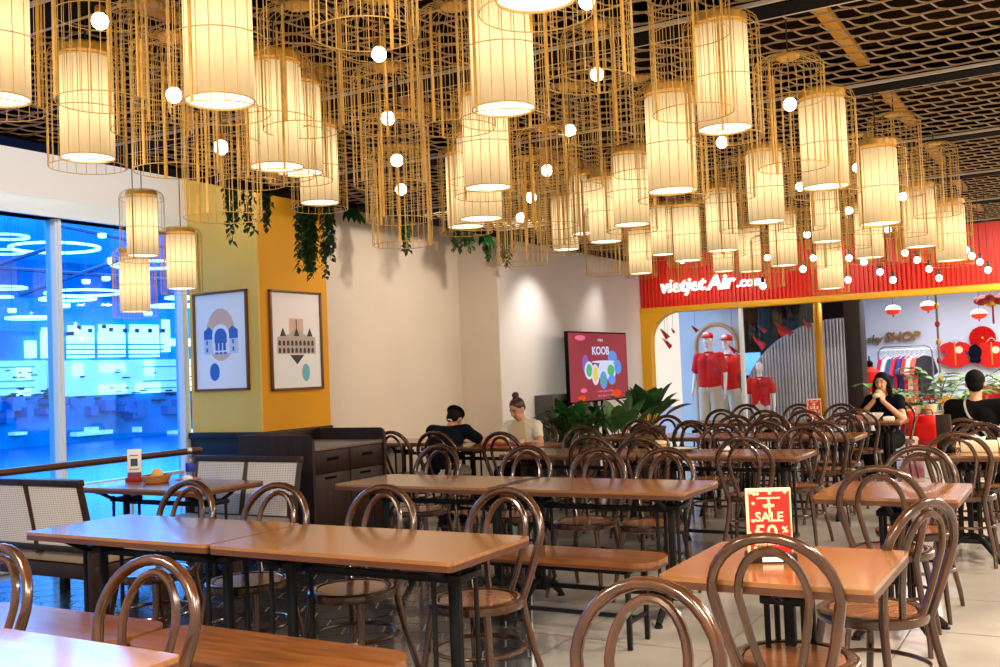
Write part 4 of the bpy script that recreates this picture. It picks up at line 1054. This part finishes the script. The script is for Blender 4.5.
# ================================================================== PEOPLE
def person(loc, rz, lab, J, sc, skin, top, bottom, sleeve, hairm, hairf, extra=None, vox=.0085):
    """J gives joints in the body frame (x to the right, y ahead, z up); one continuous body, clothes and hair as children"""
    e = empty('person', loc, rz, lab, 'person')
    e.scale = (sc,)*3
    V = lambda k: Vector(J[k])
    pel, wai, che, nec, hed = V('pelvis'), V('waist'), V('chest'), V('neck'), V('head')
    hd = (hed-nec); look = Vector(J['look']).normalized(); sd = look.cross(Vector((0, 0, 1))).normalized(); upv = sd.cross(look)
    H = Matrix((sd, look, upv)).transposed().to_4x4(); H.translation = hed
    b = MB()
    def torso(mb, g):
        mb.cap(pel+Vector((-.07, 0, 0)), .105+g, pel+Vector((.07, 0, 0)), .105+g); mb.cap(pel, .12+g, wai, .115+g); mb.cap(wai+Vector((-.035, 0, 0)), .105+g, che+Vector((-.06, 0, 0)), .11+g)
        mb.cap(wai+Vector((.035, 0, 0)), .105+g, che+Vector((.06, 0, 0)), .11+g)
        for s in 'lr': mb.cap(che+(nec-che)*.3, .09+g, V('sh_'+s), .062+g)
    torso(b, 0); b.cap(che, .09, nec, .052); b.cap(nec, .05, hed-upv*.05, .05)
    b.ell((0, -.008, .015), (.074, .092, .098), 18, H); b.ell((0, .022, -.055), (.054, .062, .058), 14, H)
    b.cap(H @ Vector((0, .084, .012)), .009, H @ Vector((0, .100, -.022)), .014, 8)
    for s in (-1, 1):
        b.ell((s*.075, -.012, -.008), (.010, .018, .030), 10, H); b.ell((s*.03, .068, -.03), (.022, .016, .02), 8, H)
    for s in 'lr':
        sg = -1 if s == 'l' else 1
        b.cap(V('sh_'+s), .050, V('el_'+s), .040); b.cap(V('el_'+s), .040, V('wr_'+s), .027)
        b.cap(V('hip_'+s), .092, V('kn_'+s), .062); b.cap(V('kn_'+s), .060, V('an_'+s), .040); b.cap(V('an_'+s)+Vector((0, -.03, -.03)), .036, V('an_'+s)+Vector((0, .15, -.05)), .030)
        w = V('wr_'+s); d = (Vector(J.get('hd_'+s)) if 'hd_'+s in J else (w-V('el_'+s))).normalized()
        n_ = Vector(J.get('palm_'+s, (0, 0, -1))); sdw = d.cross(n_).normalized(); n_ = sdw.cross(d).normalized()
        k = w+d*.085
        for q in (-.027, -.009, .009, .027): b.cap(w+sdw*q*.6, .017, k+sdw*q, .0125, 8)
        for q, L in ((-.033, .058), (-.011, .074), (.011, .078), (.033, .066)):
            m1 = k+sdw*q+d*L*.5+n_*.010; m2 = k+sdw*q*1.05+d*L*.85+n_*.034
            b.cap(k+sdw*q, .0098, m1, .0090, 8); b.cap(m1, .0090, m2, .0078, 8)
        tb = w+d*.03+sdw*.028*sg; t1 = tb+d*.032+sdw*.030*sg+n_*.012; b.cap(tb, .0125, t1, .0105, 8); b.cap(t1, .0105, t1+d*.03+n_*.014, .0085, 8)
    body = remesh(b, 'body', skin, e, vox*.8, 3)
    for s in (-1, 1):
        MB().ell((s*.030, .080, .012), (.012, .006, .006), 8, H).build('eye', EYE, e)
        MB().tube([H @ Vector((s*.046, .074, .030)), H @ Vector((s*.030, .085, .036)), H @ Vector((s*.014, .087, .031))], .0035, 5).build('eyebrow', hairm, e)
    MB().ell((0, .078, -.058), (.020, .010, .007), 8, H).build('lips', LIP, e)
    c = MB(); torso(c, .016)
    for s in 'lr':
        q = V('sh_'+s)+(V('el_'+s)-V('sh_'+s))*sleeve; c.cap(V('sh_'+s), .066, q, .060)
    c.cap(che, .1, che+(nec-che)*.55, .075)
    remesh(c, 'shirt', top, e, .011, 3)
    c = MB(); c.cap(pel+Vector((-.07, 0, -.01)), .124, pel+Vector((.07, 0, -.01)), .124)
    for s in 'lr':
        end = V('an_'+s) if J.get('long', 1) else V('kn_'+s)
        c.cap(V('hip_'+s), .108, V('kn_'+s), .080)
        if J.get('long', 1): c.cap(V('kn_'+s), .078, V('an_'+s)+Vector((0, 0, .04)), .060)
    remesh(c, 'trousers', bottom, e, .012, 3)
    c = MB()
    for s in 'lr':
        c.cap(V('an_'+s)+Vector((0, -.035, -.035)), .042, V('an_'+s)+Vector((0, .16, -.055)), .036)
    for s in 'lr':
        c2 = MB(); c2.cap(V('an_'+s)+Vector((0, -.035, -.036)), .043, V('an_'+s)+Vector((0, .16, -.048)), .036); c2.box(tuple(V('an_'+s)+Vector((-.04, -.07, -.08))), tuple(V('an_'+s)+Vector((.04, .19, -.06))), .01)
        remesh(c2, 'shoe', BLACK, e, .009, 2)
    h = MB(); hairf(h, H); remesh(h, 'hair', hairm, e, .009, 3)
    if extra: extra(e, H, V)
    return e
def J_sit(lean=.0, **k):
    J = dict(pelvis=(0, -.02, .56), waist=(0, lean*.25, .74), chest=(0, lean*.7-.01, .94), neck=(0, lean*1.0, 1.10), head=(0, lean*1.25+.015, 1.235), look=(0, 1, -.1),
        sh_l=(-.165, lean*.85-.01, 1.02), sh_r=(.165, lean*.85-.01, 1.02), hip_l=(-.085, .02, .54), hip_r=(.085, .02, .54), kn_l=(-.11, .40, .52), kn_r=(.11, .40, .52), an_l=(-.11, .36, .09), an_r=(.11, .36, .09))
    J.update(k); return J
# man in navy, seen from behind, dark flat cap, leaning over the table with his arms to the right
def hair_short(h, H):
    h.ell((0, -.018, .035), (.083, .098, .088), 16, H); h.ell((0, -.055, -.02), (.070, .055, .06), 12, H)
def cap_flat(e, H, V):
    c = MB(); c.ell((0, -.02, .085), (.100, .112, .036), 18, H); c.ell((0, -.015, .055), (.088, .103, .040), 16, H)
    remesh(c, 'flat_cap', BLACK, e, .009, 2)
    MB().tube([H @ Vector((.03, -.095, -.10)), H @ Vector((.012, -.115, -.104)), H @ Vector((-.01, -.115, -.104))], .006, 6).build('collar_tag', WHITE, e)
person((-5.47, 8.12, -.022), math.radians(10), 'person in navy shirt and dark cap, seen from behind, leaning over the table',
    J_sit(.36, waist=(0, .06, .72), chest=(0, .22, .87), neck=(0, .35, .985), head=(0, .455, 1.065), sh_l=(-.185, .30, .95), sh_r=(.185, .30, .95), el_l=(-.25, .46, .84), wr_l=(-.06, .58, .83), el_r=(.31, .42, .84), wr_r=(.36, .64, .84), look=(0, 1, -1.0), hd_r=(.6, .6, -.05), long=0), .95, SKIN2, NAVY, BEIGE, .75, HAIRB, hair_short, cap_flat)
def hair_bun(h, H):
    h.ell((0, -.022, .040), (.082, .094, .086), 16, H); h.ell((0, -.06, -.005), (.066, .05, .06), 12, H); h.ell((0, -.055, .145), (.042, .042, .036), 12, H); h.ell((0, -.045, .115), (.03, .03, .03), 10, H)
def apron(e, H, V):
    c = V('chest'); MB().prism(rrect(c.x-.085, c.z-.20, c.x+.085, c.z+.11, .02), c.y+.112, c.y+.134, 'y').build('bib_apron', CAMEL, e)
person((-4.98, 8.98, -.022), math.radians(182), 'person with hair bun in white shirt and tan apron looking down at the table',
    J_sit(.06, el_l=(-.25, .14, .82), wr_l=(-.10, .36, .80), el_r=(.27, .18, .84), wr_r=(.30, .44, .81), look=(.25, 1, -.55), neck=(0, .08, 1.065), head=(.02, .135, 1.185), sh_l=(-.16, .06, .99), sh_r=(.16, .06, .99)), .92, SKIN, WCLOTH, BLACK, .5, HAIRR, hair_bun, apron)
def hair_long(h, H):
    h.ell((0, -.022, .042), (.088, .096, .088), 16, H); h.cap(H @ Vector((0, -.07, -.02)), .078, H @ Vector((0, -.09, -.16)), .07)
    for s in (-1, 1): h.cap(H @ Vector((s*.075, -.01, .02)), .030, H @ Vector((s*.095, .0, -.18)), .036); h.cap(H @ Vector((s*.095, .0, -.18)), .036, H @ Vector((s*.10, .03, -.30)), .022)
def bite(e, H, V):
    w = (V('wr_l')+V('wr_r'))/2+Vector((0, .06, .07)); MB().ell(tuple(w), (.045, .035, .03), 12).build('held_bread', CREAM, e)
person((-2.06, 12.30, -.022), math.radians(172), 'person with long black hair in dark dress, elbows up, eating with both hands',
    J_sit(.10, el_l=(-.27, .26, .80), wr_l=(-.055, .30, 1.02), el_r=(.27, .26, .80), wr_r=(.055, .30, 1.02), hd_l=(.25, -.1, 1), hd_r=(-.25, -.1, 1), palm_l=(.8, -.5, 0), palm_r=(-.8, -.5, 0), look=(0, 1, -.1)), .95, SKIN, NAVY, BLACK, .45, HAIRB, hair_long, bite)
def strap(e, H, V):
    c = V('chest'); P = [(-.075, .03, 1.115), (-.075, -.075, 1.06), (-.045, -.125, .97), (.03, -.145, .88), (.10, -.135, .79), (.155, -.08, .72)]
    MB().tube(smooth(P, 4), .010, 6, flat=.5).build('bag_strap', mat('strap_grey', srgb(150, 150, 150), .5), e); MB().ell(tuple(c+Vector((.05, -.145, -.085))), (.02, .01, .02), 8).build('strap_buckle', ALU, e)
person((-.87, 9.46, -.022), math.radians(-2), 'person in black shirt with a grey shoulder strap, seen from behind at right',
    J_sit(.05, pelvis=(0, -.04, .56), el_l=(-.26, .06, .80), wr_l=(-.12, .36, .83), el_r=(.29, .04, .79), wr_r=(.16, .36, .83), sh_l=(-.185, .03, 1.03), sh_r=(.185, .03, 1.03), look=(-.1, 1, -.1)), .98, SKIN, BLACK, BLACK, .45, HAIRB, hair_short, strap)

# ================================================================== SHOP CONTENTS
def mannequin(loc, rz, lab, sc=1., cap=True, tee=RED, bottom=BEIGE, dress=False):
    e = empty('mannequin', loc, rz, lab, 'mannequin', None); e.scale = (sc,)*3
    MB().lathe([(.001, 0), (.20, 0), (.20, .015), (.001, .02)], 24).build('stand', ALU, e)
    b = MB(); z0 = .02
    for s in (-1, 1):
        b.cap((s*.09, 0, .92), .085, (s*.10, .01, .50), .058); b.cap((s*.10, .01, .50), .056, (s*.105, -.01, .09), .038); b.cap((s*.105, -.03, .06), .034, (s*.12, .13, .05), .028)
        b.cap((s*.19, 0, 1.44), .048, (s*.25, -.02, 1.16), .038); b.cap((s*.25, -.02, 1.16), .037, (s*.27, .05, .92), .025)
        w = Vector((s*.27, .05, .92)); d = Vector((s*.02, .1, -1)).normalized()
        for q in (-.02, 0, .02): b.cap(w+Vector((0, q*.6, 0)), .018, w+d*.08+Vector((0, q, 0)), .012, 8)
        for q, L in ((-.026, .055), (-.009, .07), (.009, .072), (.026, .06)): b.cap(w+d*.08+Vector((0, q, 0)), .0095, w+d*(.08+L)+Vector((-s*.012, q*1.1, 0)), .0075, 8)
        b.cap(w+d*.03+Vector((0, .025, 0)), .012, w+d*.075+Vector((0, .055, 0)), .009, 8)
    b.cap((-.07, 0, .95), .10, (.07, 0, .95), .10); b.cap((0, 0, .96), .12, (0, 0, 1.14), .105); b.cap((-.04, 0, 1.14), .10, (-.07, 0, 1.36), .105); b.cap((.04, 0, 1.14), .10, (.07, 0, 1.36), .105)
    b.cap((-.18, 0, 1.44), .055, (.18, 0, 1.44), .055); b.cap((0, 0, 1.44), .065, (0, .01, 1.57), .048)
    b.ell((0, .01, 1.69), (.072, .092, .11), 16); b.ell((0, .04, 1.63), (.05, .055, .05), 12); b.cap((0, .095, 1.69), .009, (0, .108, 1.66), .013, 8)
    remesh(b, 'body', MANN, e, .010, 3)
    c = MB(); c.cap((-.05, 0, 1.00), .128, (.05, 0, 1.00), .128); c.cap((-.045, 0, 1.0), .125, (-.07, 0, 1.36), .122); c.cap((.045, 0, 1.0), .125, (.07, 0, 1.36), .122); c.cap((-.17, 0, 1.43), .068, (.17, 0, 1.43), .068)
    for s in (-1, 1): c.cap((s*.185, 0, 1.44), .070, (s*.235, -.01, 1.24), .068)
    sh = remesh(c, 'polo_shirt', tee, e, .012, 3)
    MB().tube(ring(.062, 1.50, 18), .016, 6, True).build('collar', tee, sh); MB().box((-.012, .122, 1.30), (.012, .134, 1.47), .003).build('placket', REDD, sh)
    c = MB()
    if dress: c.cap((0, 0, 1.0), .13, (0, 0, .66), .20); remesh(c, 'skirt', bottom, e, .014, 2)
    else:
        c.cap((-.06, 0, .95), .118, (.06, 0, .95), .118)
        for s in (-1, 1): c.cap((s*.09, 0, .92), .105, (s*.11, 0, .48), .085)
        remesh(c, 'trousers', bottom, e, .012, 3)
    if cap:
        c = MB(); c.ell((0, .0, 1.755), (.085, .102, .068), 16); c.prism(oval(0, .10, .07, .075), 1.735, 1.75); k = remesh(c, 'baseball_cap', RED, e, .009, 2)
        MB().ell((0, .085, 1.785), (.05, .025, .03), 10).build('white_cap_panel', WHITE, k)
    return e
p = at_y(709, 360, 15.75); mannequin((p.x, 15.75, .08), PI-.1, 'grown white mannequin in red polo shirt and red cap behind the glass', 1.03)
p = at_y(728, 360, 16.2); mannequin((p.x, 16.2, .0), PI-.25, 'second red capped mannequin, half hidden behind the first', 1.05)
p = at_y(760, 380, 15.7); mannequin((p.x, 15.7, .0), PI, 'child mannequin in a red puffed top and cream skirt', .80, cap=False, dress=True)
for k, (x, s) in enumerate(((709, .08),)):
    p = at_y(x, 360, 15.75); e = empty('display_plinth', (p.x, 15.75, 0), 0, 'low white plinth under the grown mannequin', 'plinth')
    MB().box((-.3, -.3, 0), (.3, .3, .079), .008).build('block', WHITE, e); MB().box((-.28, -.28, .0), (.28, .28, .012)).build('dark_base', PILL, e)  # dark slab set in the foot of the plinth
# paper planes on threads
for i, (x, y, s, lab) in enumerate(((665, 334, .13, 'red paper plane at the left end of the shop window, upper one'), (668, 343, .14, 'red paper plane at the left end of the shop window, lower big one'), (673, 331, .06, 'smallest red paper plane at the left of the window'),
        (695, 329, .09, 'red paper plane over the grown mannequin, left'), (733, 349, .12, 'red paper plane right of the second mannequin head'), (763, 329, .10, 'red paper plane at top left of the dark window part'),
        (760, 343, .16, 'largest red paper plane, over the child mannequin'), (781, 330, .17, 'red folded plane pair in the middle of the dark window part'), (788, 331, .12, 'red paper plane over the curved panel edge'), (807, 324, .11, 'red paper plane beside the gold post'))):
    p = at_y(x, y, 15.4+.05*i); e = empty('paper_plane', p, 0, lab, 'paper plane', 'red paper planes', rot=(R_.uniform(.5, .9), R_.uniform(-.4, .4), R_.uniform(1.9, 2.7)))
    m_ = MB(); m_.add([(0, s, 0), (-s*.75, -s*.6, .05*s), (-s*.1, -s*.6, 0), (0, -s*.6, -s*.45), (s*.1, -s*.6, 0), (s*.75, -s*.6, .05*s), (0, s, .02)], [(0, 1, 2), (0, 2, 3), (0, 3, 4), (0, 4, 5), (6, 2, 1), (6, 5, 4)])
    m_.build('folded_sheet', RED, e); th = MB().tube([(0, 0, 0), (0, 0, 2.62-p.z)], .0025, 4).build('thread', CORD, e); th.rotation_mode = 'QUATERNION'; th.rotation_quaternion = e.rotation_euler.to_quaternion().inverted()
# shop spot lights on the fascia soffit
for x, lab in ((683, 'white spotlight at left in the shop window'), (697, 'white spotlight over the grown mannequin'), (714, 'white spotlight over the second mannequin'), (808, 'white spotlight left of the gold post'), (826, 'white spotlight right of the gold post'), (870, 'white spotlight between the first shop lanterns'), (949, 'white spotlight right of the hanging ornament chain'), (975, 'white spotlight next to the red chandelier')):
    Yq = 15.5 if x < 840 else 16.2; p = at_y(x, 314, Yq)
    e = empty('spotlight', (p.x, Yq, 2.62), R_.uniform(-.4, .4), lab, 'spotlight', 'shop spotlights')
    MB().tube([(0, 0, 0), (0, 0, -.12)], .012, 6).build('stem', WHITE, e)
    M_ = Matrix.Translation((0, 0, -.17)) @ Matrix.Rotation(.5, 4, 'X')
    hd_ = MB().lathe([(.03, .07), (.045, .06), (.05, -.07), (.044, -.07), (.03, .04)], 16, M_, caps=False).build('housing', WHITE, e); MB().lathe([(.001, -.05), (.043, -.05), (.043, -.045), (.001, -.045)], 16, M_).build('lens', DIFF, hd_)
# round paper lanterns
def shop_lantern(p, r, lab):
    e = empty('paper_lantern', p, 0, lab, 'paper lantern', 'white and red shop lanterns'); m_ = MB(); n = 12; V = []
    pr = [(r*math.cos(a), r*.68*math.sin(a)) for a in [-PI/2*.86+PI*.86*i/10 for i in range(11)]]
    up_ = [q for q in pr if q[1] >= -.02*r]; lo = [q for q in pr if q[1] <= .12*r]
    MB().lathe([(q[0], q[1]) for q in up_], 18).build('white_half', emit('lantern_white', (1, .9, .8), .5), e); MB().lathe([(q[0], q[1]) for q in lo], 18).build('red_half', emit('lantern_red', srgb(230, 70, 40), .35), e)
    MB().tube([(0, 0, r*.6), (0, 0, 2.63-p[2])], .004, 5).build('cord', CORD, e)
    t = MB().tube([(0, 0, -r*.6), (0, 0, -r*.95)], .012, 6).build('tassel', RED, e)
for x, y, lab in ((856, 311, 'paper lantern first from left before the white shop wall'), (893, 310, 'paper lantern second from left before the white shop wall'), (928, 306, 'paper lantern beside the ornament chain'), (979, 314, 'paper lantern under the red chandelier')): shop_lantern(at_y(x, y, 16.0), .11, lab)
# red chandelier ornament at right
p = at_y(991, 300, 15.9); e = empty('red_ornament', p, 0, 'red festive hanging ornament with gold at the right edge', 'ornament')
m_ = MB(); g_ = MB()
for k in range(8):
    a = 2*PI*k/8; m_.ell((.16*math.cos(a), .16*math.sin(a), .03*math.sin(3*a)), (.075, .075, .06), 10)
remesh(m_, 'petals', REDD, e, .02, 1); MB().ell((0, 0, -.02), (.10, .10, .08), 12).build('gold_heart', GOLD, e); MB().tube([(0, 0, 0), (0, 0, 2.63-p.z)], .006, 5).build('cord', CORD, e)
MB().tube([(.02, -.05, -.08), (.02, -.05, -.34)], .014, 6).build('tassel', REDD, e)
# ornament chain
p = at_y(936, 300, 15.6); e = empty('ornament_chain', (p.x, 15.6, 0), 0, 'thin vertical ornament chain hanging before the white wall', 'ornament')
MB().tube([(0, 0, .02), (0, 0, 2.63)], .016, 6).build('strand', mat('taupe', srgb(110, 100, 100), .6), e)
for k in range(6): MB().ell((0, 0, 1.1+.26*k), (.035, .035, .05), 10).build('bead', REDD if k % 2 else GOLD, e)
# clothes rail with garments
YR = 17.6
pa = at_y(878, 350, YR); pb = at_y(932, 350, YR); zt = at_y(905, 346, YR).z
e = empty('clothes_rail', ((pa.x+pb.x)/2, YR, 0), 0, 'grey metal clothes rail with rounded corners', 'clothes rail'); hw = (pb.x-pa.x)/2
MB().tube([(-hw, 0, .05), (-hw, 0, zt-.12)]+[(-hw+.12-.12*math.cos(a), 0, zt-.12+.12*math.sin(a)) for a in [PI/2*i/5 for i in range(1, 6)]]+[(hw-.12+.12*math.sin(a), 0, zt-.12+.12*math.cos(a)) for a in [PI/2*i/5 for i in range(0, 6)]]+[(hw, 0, .05)], .014, 8).build('frame', mat('rail_grey', srgb(120, 122, 128), .4, metal=.5), e)
for s in (-1, 1): MB().box((s*hw-.03, -.25, 0), (s*hw+.03, .25, .05), .01).build('foot', ALU, e)
MB().tube([(-hw, 0, zt-.06), (hw, 0, zt-.06)], .012, 8).build('cross_bar', ALU, e)
def garment(p, c, W, L, lab, rz, name='hanging_shirt', grp='garments on the clothes rail', top=.06):
    e = empty(name, p, rz, lab, 'shirt', grp)
    MB().tube(smooth([(0, 0, .0), (.02, 0, .03), (.0, 0, .045), (-.018, 0, .03)], 3), .003, 5).tube([(-W*.45, 0, -.09), (0, 0, -.02), (W*.45, 0, -.09)], .005, 5).build('hanger', ALU, e)
    P = [(-.05, -.06), (-W*.5, -.10), (-W*.78, -.34), (-W*.56, -.38), (-W*.46, -.26), (-W*.48, -L), (W*.48, -L), (W*.46, -.26), (W*.56, -.38), (W*.78, -.34), (W*.5, -.10), (.05, -.06), (0, -.085)]
    MB().prism(P, -.03, .03, 'y').build('fabric', c, e)
cl = [('crimson', srgb(190, 30, 60)), ('white', srgb(225, 225, 230)), ('teal', srgb(40, 90, 130)), ('pink red', srgb(210, 50, 80)), ('navy blue', srgb(30, 60, 130)), ('scarlet', srgb(205, 40, 50)), ('cream', srgb(235, 215, 200)), ('coral', srgb(226, 90, 80)), ('black', srgb(35, 30, 40))]
for k, (nm, c) in enumerate(cl):
    garment((pa.x+.12+(2*hw-.24)*k/8, YR, zt-.065-.045), mat('cloth_'+nm.replace(' ', '_'), c, .85), .46, .78, nm+' shirt hanging on the clothes rail, seen edge on', 1.25+R_.uniform(-.12, .12))
p = at_y(908, 405, 17.5); garment((p.x+.05, 17.3, at_y(908, 392, 17.3).z), REDD, .42, .8, 'long red garment under the clothes rail, beside the palm', 1.0, 'hanging_dress', None)
# red festive tops on the wall
for x, y, lab in ((954, 353, 'red festive wall top at left, nearest the ornament chain'), (991, 353, 'red festive wall top at the right edge, below the fan')):
    p = at_y(x, y, 18.3); e = empty('festive_top', (p.x, 18.52, p.z), 0, lab, 'shirt', 'red festive tops on the wall')
    P = [(a*.68, b*.8) for a, b in [(-.10, .24), (-.26, .20), (-.42, .10), (-.30, .0), (-.22, .06), (-.26, -.10), (-.38, -.20), (-.20, -.26), (-.12, -.30), (.12, -.30), (.20, -.26), (.38, -.20), (.26, -.10), (.22, .06), (.30, .0), (.42, .10), (.26, .20), (.10, .24), (0, .18)]]
    f_ = MB().prism(P, -.05, .05, 'y').build('fabric', RED, e); MB().box((-.012, -.054, -.2), (.012, -.05, .18)).build('front_trim', GOLD, f_); MB().prism(oval(.06, .05, .06, .06), -.056, -.05, 'y').build('emblem', CREAM, f_)
    MB().tube(smooth([(-.07, 0, .19), (0, 0, .25), (.07, 0, .19)], 4), .006, 5).tube([(0, 0, .24), (0, .07, .28)], .006, 5).build('hanger', ALU, e)
p = at_y(981, 338, 18.3); e = empty('paper_fan', (p.x, 18.55, p.z), 0, 'round red folded paper fan on the wall', 'fan'); m_ = MB()
R0 = .20; V = [(0, -.03, 0)]+[(R0*math.cos(2*PI*i/48), -.03*(i % 2), R0*math.sin(2*PI*i/48)) for i in range(48)]; m_.add(V, [(0, 1+(i+1) % 48, 1+i) for i in range(48)]); m_.add([(v[0], .03, v[2]) for v in V], [(0, 1+i, 1+(i+1) % 48) for i in range(48)])
m_.build('pleats', RED, e); MB().ell((0, -.03, 0), (.03, .015, .03), 10).build('centre_knob', GOLD, e)
p = at_y(974, 352, 18.3); e = empty('baseball_cap', (p.x, 18.5, p.z), 0, 'dark blue cap hanging between the red festive tops', 'cap')
c = MB(); c.ell((0, 0, 0), (.11, .10, .13), 14); c.cap((-.04, -.05, -.13), .05, (.04, -.05, -.13), .05); remesh(c, 'crown', NAVY, e, .014, 2); MB().ell((0, 0, .13), (.012, .012, .01), 8).build('button', NAVY, e)
# dress form with red bodice at left of the shop opening
p = at_y(871, 395, 16.1); e = empty('dress_form', (p.x, 16.1, 0), 0, 'dress form in a red bodice with black neck cap', 'dress form')
MB().lathe([(.001, .62), (.14, .62), (.17, .75), (.125, .95), (.165, 1.12), (.15, 1.22), (.06, 1.29), (.05, 1.30)], 22, caps=False).build('bodice', RED, e); MB().lathe([(.05, 1.29), (.055, 1.36), (.03, 1.39), (.012, 1.40), (.012, 1.46), (.001, 1.47)], 16, caps=False).build('neck_cap', BLACKB, e); MB().tube([(0, 0, .02), (0, 0, .65)], .02, 8).build('pole', ALU, e); MB().lathe([(.001, 0), (.18, 0), (.18, .02), (.001, .03)], 20).build('base', ALU, e)
# lower clothes rail at right
pa2 = at_y(985, 378, 17.4); e = empty('low_clothes_rail', (pa2.x+.35, 17.4, 0), 0, 'low white rail with red clothes behind the person in black', 'clothes rail')
MB().tube([(-.45, 0, .02), (-.45, 0, pa2.z), (.6, 0, pa2.z), (.6, 0, .02)], .018, 8).build('frame', WHITE, e)
MB().box((-.5, -.2, 0), (.65, .2, .04), .01).build('foot', WHITE, e)
for k in range(4): garment((pa2.x-.02+.22*k, 17.4, pa2.z-.04), RED if k % 2 == 0 else REDD, .40, .62, ('red' if k % 2 == 0 else 'deep red')+' shirt on the low rail, '+('leftmost', 'second from left', 'third from left', 'rightmost')[k], .9, grp='red shirts on the low rail')
# festive display stand between the diners and the shop
e = empty('display_stand', (-1.42, 13.35, 0), 0, 'white two step display stand with festive gifts before the shop', 'display stand')
MB().box((-.35, 0, 0), (.85, .45, .72), .01).build('upper_step', CREAM, e); MB().box((-.35, -.5, 0), (.85, -.01, .28), .01).build('lower_step', WHITE, e)
def gift_bag(x, y, z, lab, w=.24, h=.42):
    e = empty('gift_bag', (x, y, z), R_.uniform(-.2, .2), lab, 'bag', 'red gift bags')
    m_ = MB(); m_.box((-w/2, -.09, 0), (w/2, .09, h*.8), .05); m_.ell((0, 0, h*.75), (w*.47, .085, h*.25), 14); remesh(m_, 'bag_body', RED, e, .014, 3)
    MB().tube(smooth([(-.06, 0, h*.97), (-.05, 0, h*1.1), (.05, 0, h*1.1), (.06, 0, h*.97)], 4), .008, 6).build('handle', REDD, e); MB().box((-w*.3, -.108, .06), (w*.3, -.088, h*.34), .01).build('front_pocket', REDD, e)
def px_at(x, Y): return at_y(x, 430, Y).x
gift_bag(px_at(911, 13.08), 13.08, .48, 'red gift bag left, on top of the white box', .20, .30); gift_bag(px_at(928, 13.05), 13.05, .28, 'large red gift bag in the middle of the stand', .30, .46); gift_bag(px_at(945, 13.15), 13.15, .28, 'red gift bag at the right of the large one', .20, .40)
e = empty('gift_box', (px_at(911, 13.08), 13.08, .28), .05, 'white gift box under the left red bag', 'box'); MB().box((-.11, -.11, 0), (.11, .11, .20), .01).build('carton', WHITE, e); MB().box((-.113, -.113, .15), (.113, .113, .18), .004).build('lid_band', CREAM, e)
def bouquet(x, z, c, lab, n=10, Y=13.55):
    e = empty('flower_pot', (px_at(x, Y), Y, z), 0, lab, 'flowers', 'flowers on the display stand')
    MB().lathe([(.001, 0), (.06, 0), (.085, .10), (.001, .10)], 16).build('pot', CREAM, e); f_ = MB(); s_ = MB()
    for k in range(n):
        a = k*2.4; r = .10*math.sqrt(k/n); q = (r*math.cos(a), r*math.sin(a), .19-.4*r+R_.uniform(-.02, .02)); s_.tube([(0, 0, .09), q], .004, 4)
        for j in range(6): b_ = j*PI/3; leaf(f_, q, (math.cos(b_), math.sin(b_), .5), .055, .035, .2, 2)
        f_.ell(q, (.014,)*3, 6)
    s_.build('stems', STEM, e); f_.build('blossoms', c, e)
YF = mat('yellow_flower', srgb(245, 190, 40), .6); PF = mat('pink_flower', srgb(236, 170, 160), .6); RFm = mat('red_flower', srgb(190, 40, 30), .6)
bouquet(950, .72, YF, 'big yellow flowers at the right of the display stand', 14); bouquet(916, .72, PF, 'pale pink flowers at the left of the display stand', 10); bouquet(932, .74, RFm, 'small red flowers in the middle of the display stand', 8, 13.5)
bouquet(909, .72, YF, 'small yellow flowers above the white gift box', 7, 13.42)
# palm behind the display stand
e = empty('potted_palm', (px_at(938, 14.1), 14.1, 0), 0, 'tall bright green palm behind the festive display stand', 'plant'); MB().lathe([(.001, 0), (.16, 0), (.2, .40), (.18, .40), (.001, .36)], 22).build('pot', POT, e); lv = MB(); sm = MB()
for k in range(15):
    a = k*2.4+.3; el = R_.uniform(.95, 1.4); L = R_.uniform(.95, 1.35); d = Vector((math.cos(a)*math.cos(el), math.sin(a)*math.cos(el), math.sin(el)))
    P = [Vector((0, 0, .38))+d*(L*t)+Vector((math.cos(a), math.sin(a), 0))*(.40*t*t)-Vector((0, 0, .30*t*t*t)) for t in [i/8 for i in range(9)]]; sm.tube(P, [.010-.0009*i for i in range(9)], 5)
    for i in range(3, 9):
        t_ = (P[min(8, i+1)]-P[i-1]).normalized(); s_ = t_.cross(Vector((0, 0, 1))).normalized()
        for g_ in (-1, 1):
            for q in (0, .5): leaf(lv, P[i]-t_*q*.06, s_*g_+t_*.6, .32*(1-.05*i), .095, .3, 3)
sm.build('stem', STEM, e); lv.build('foliage', LEAFB, e)
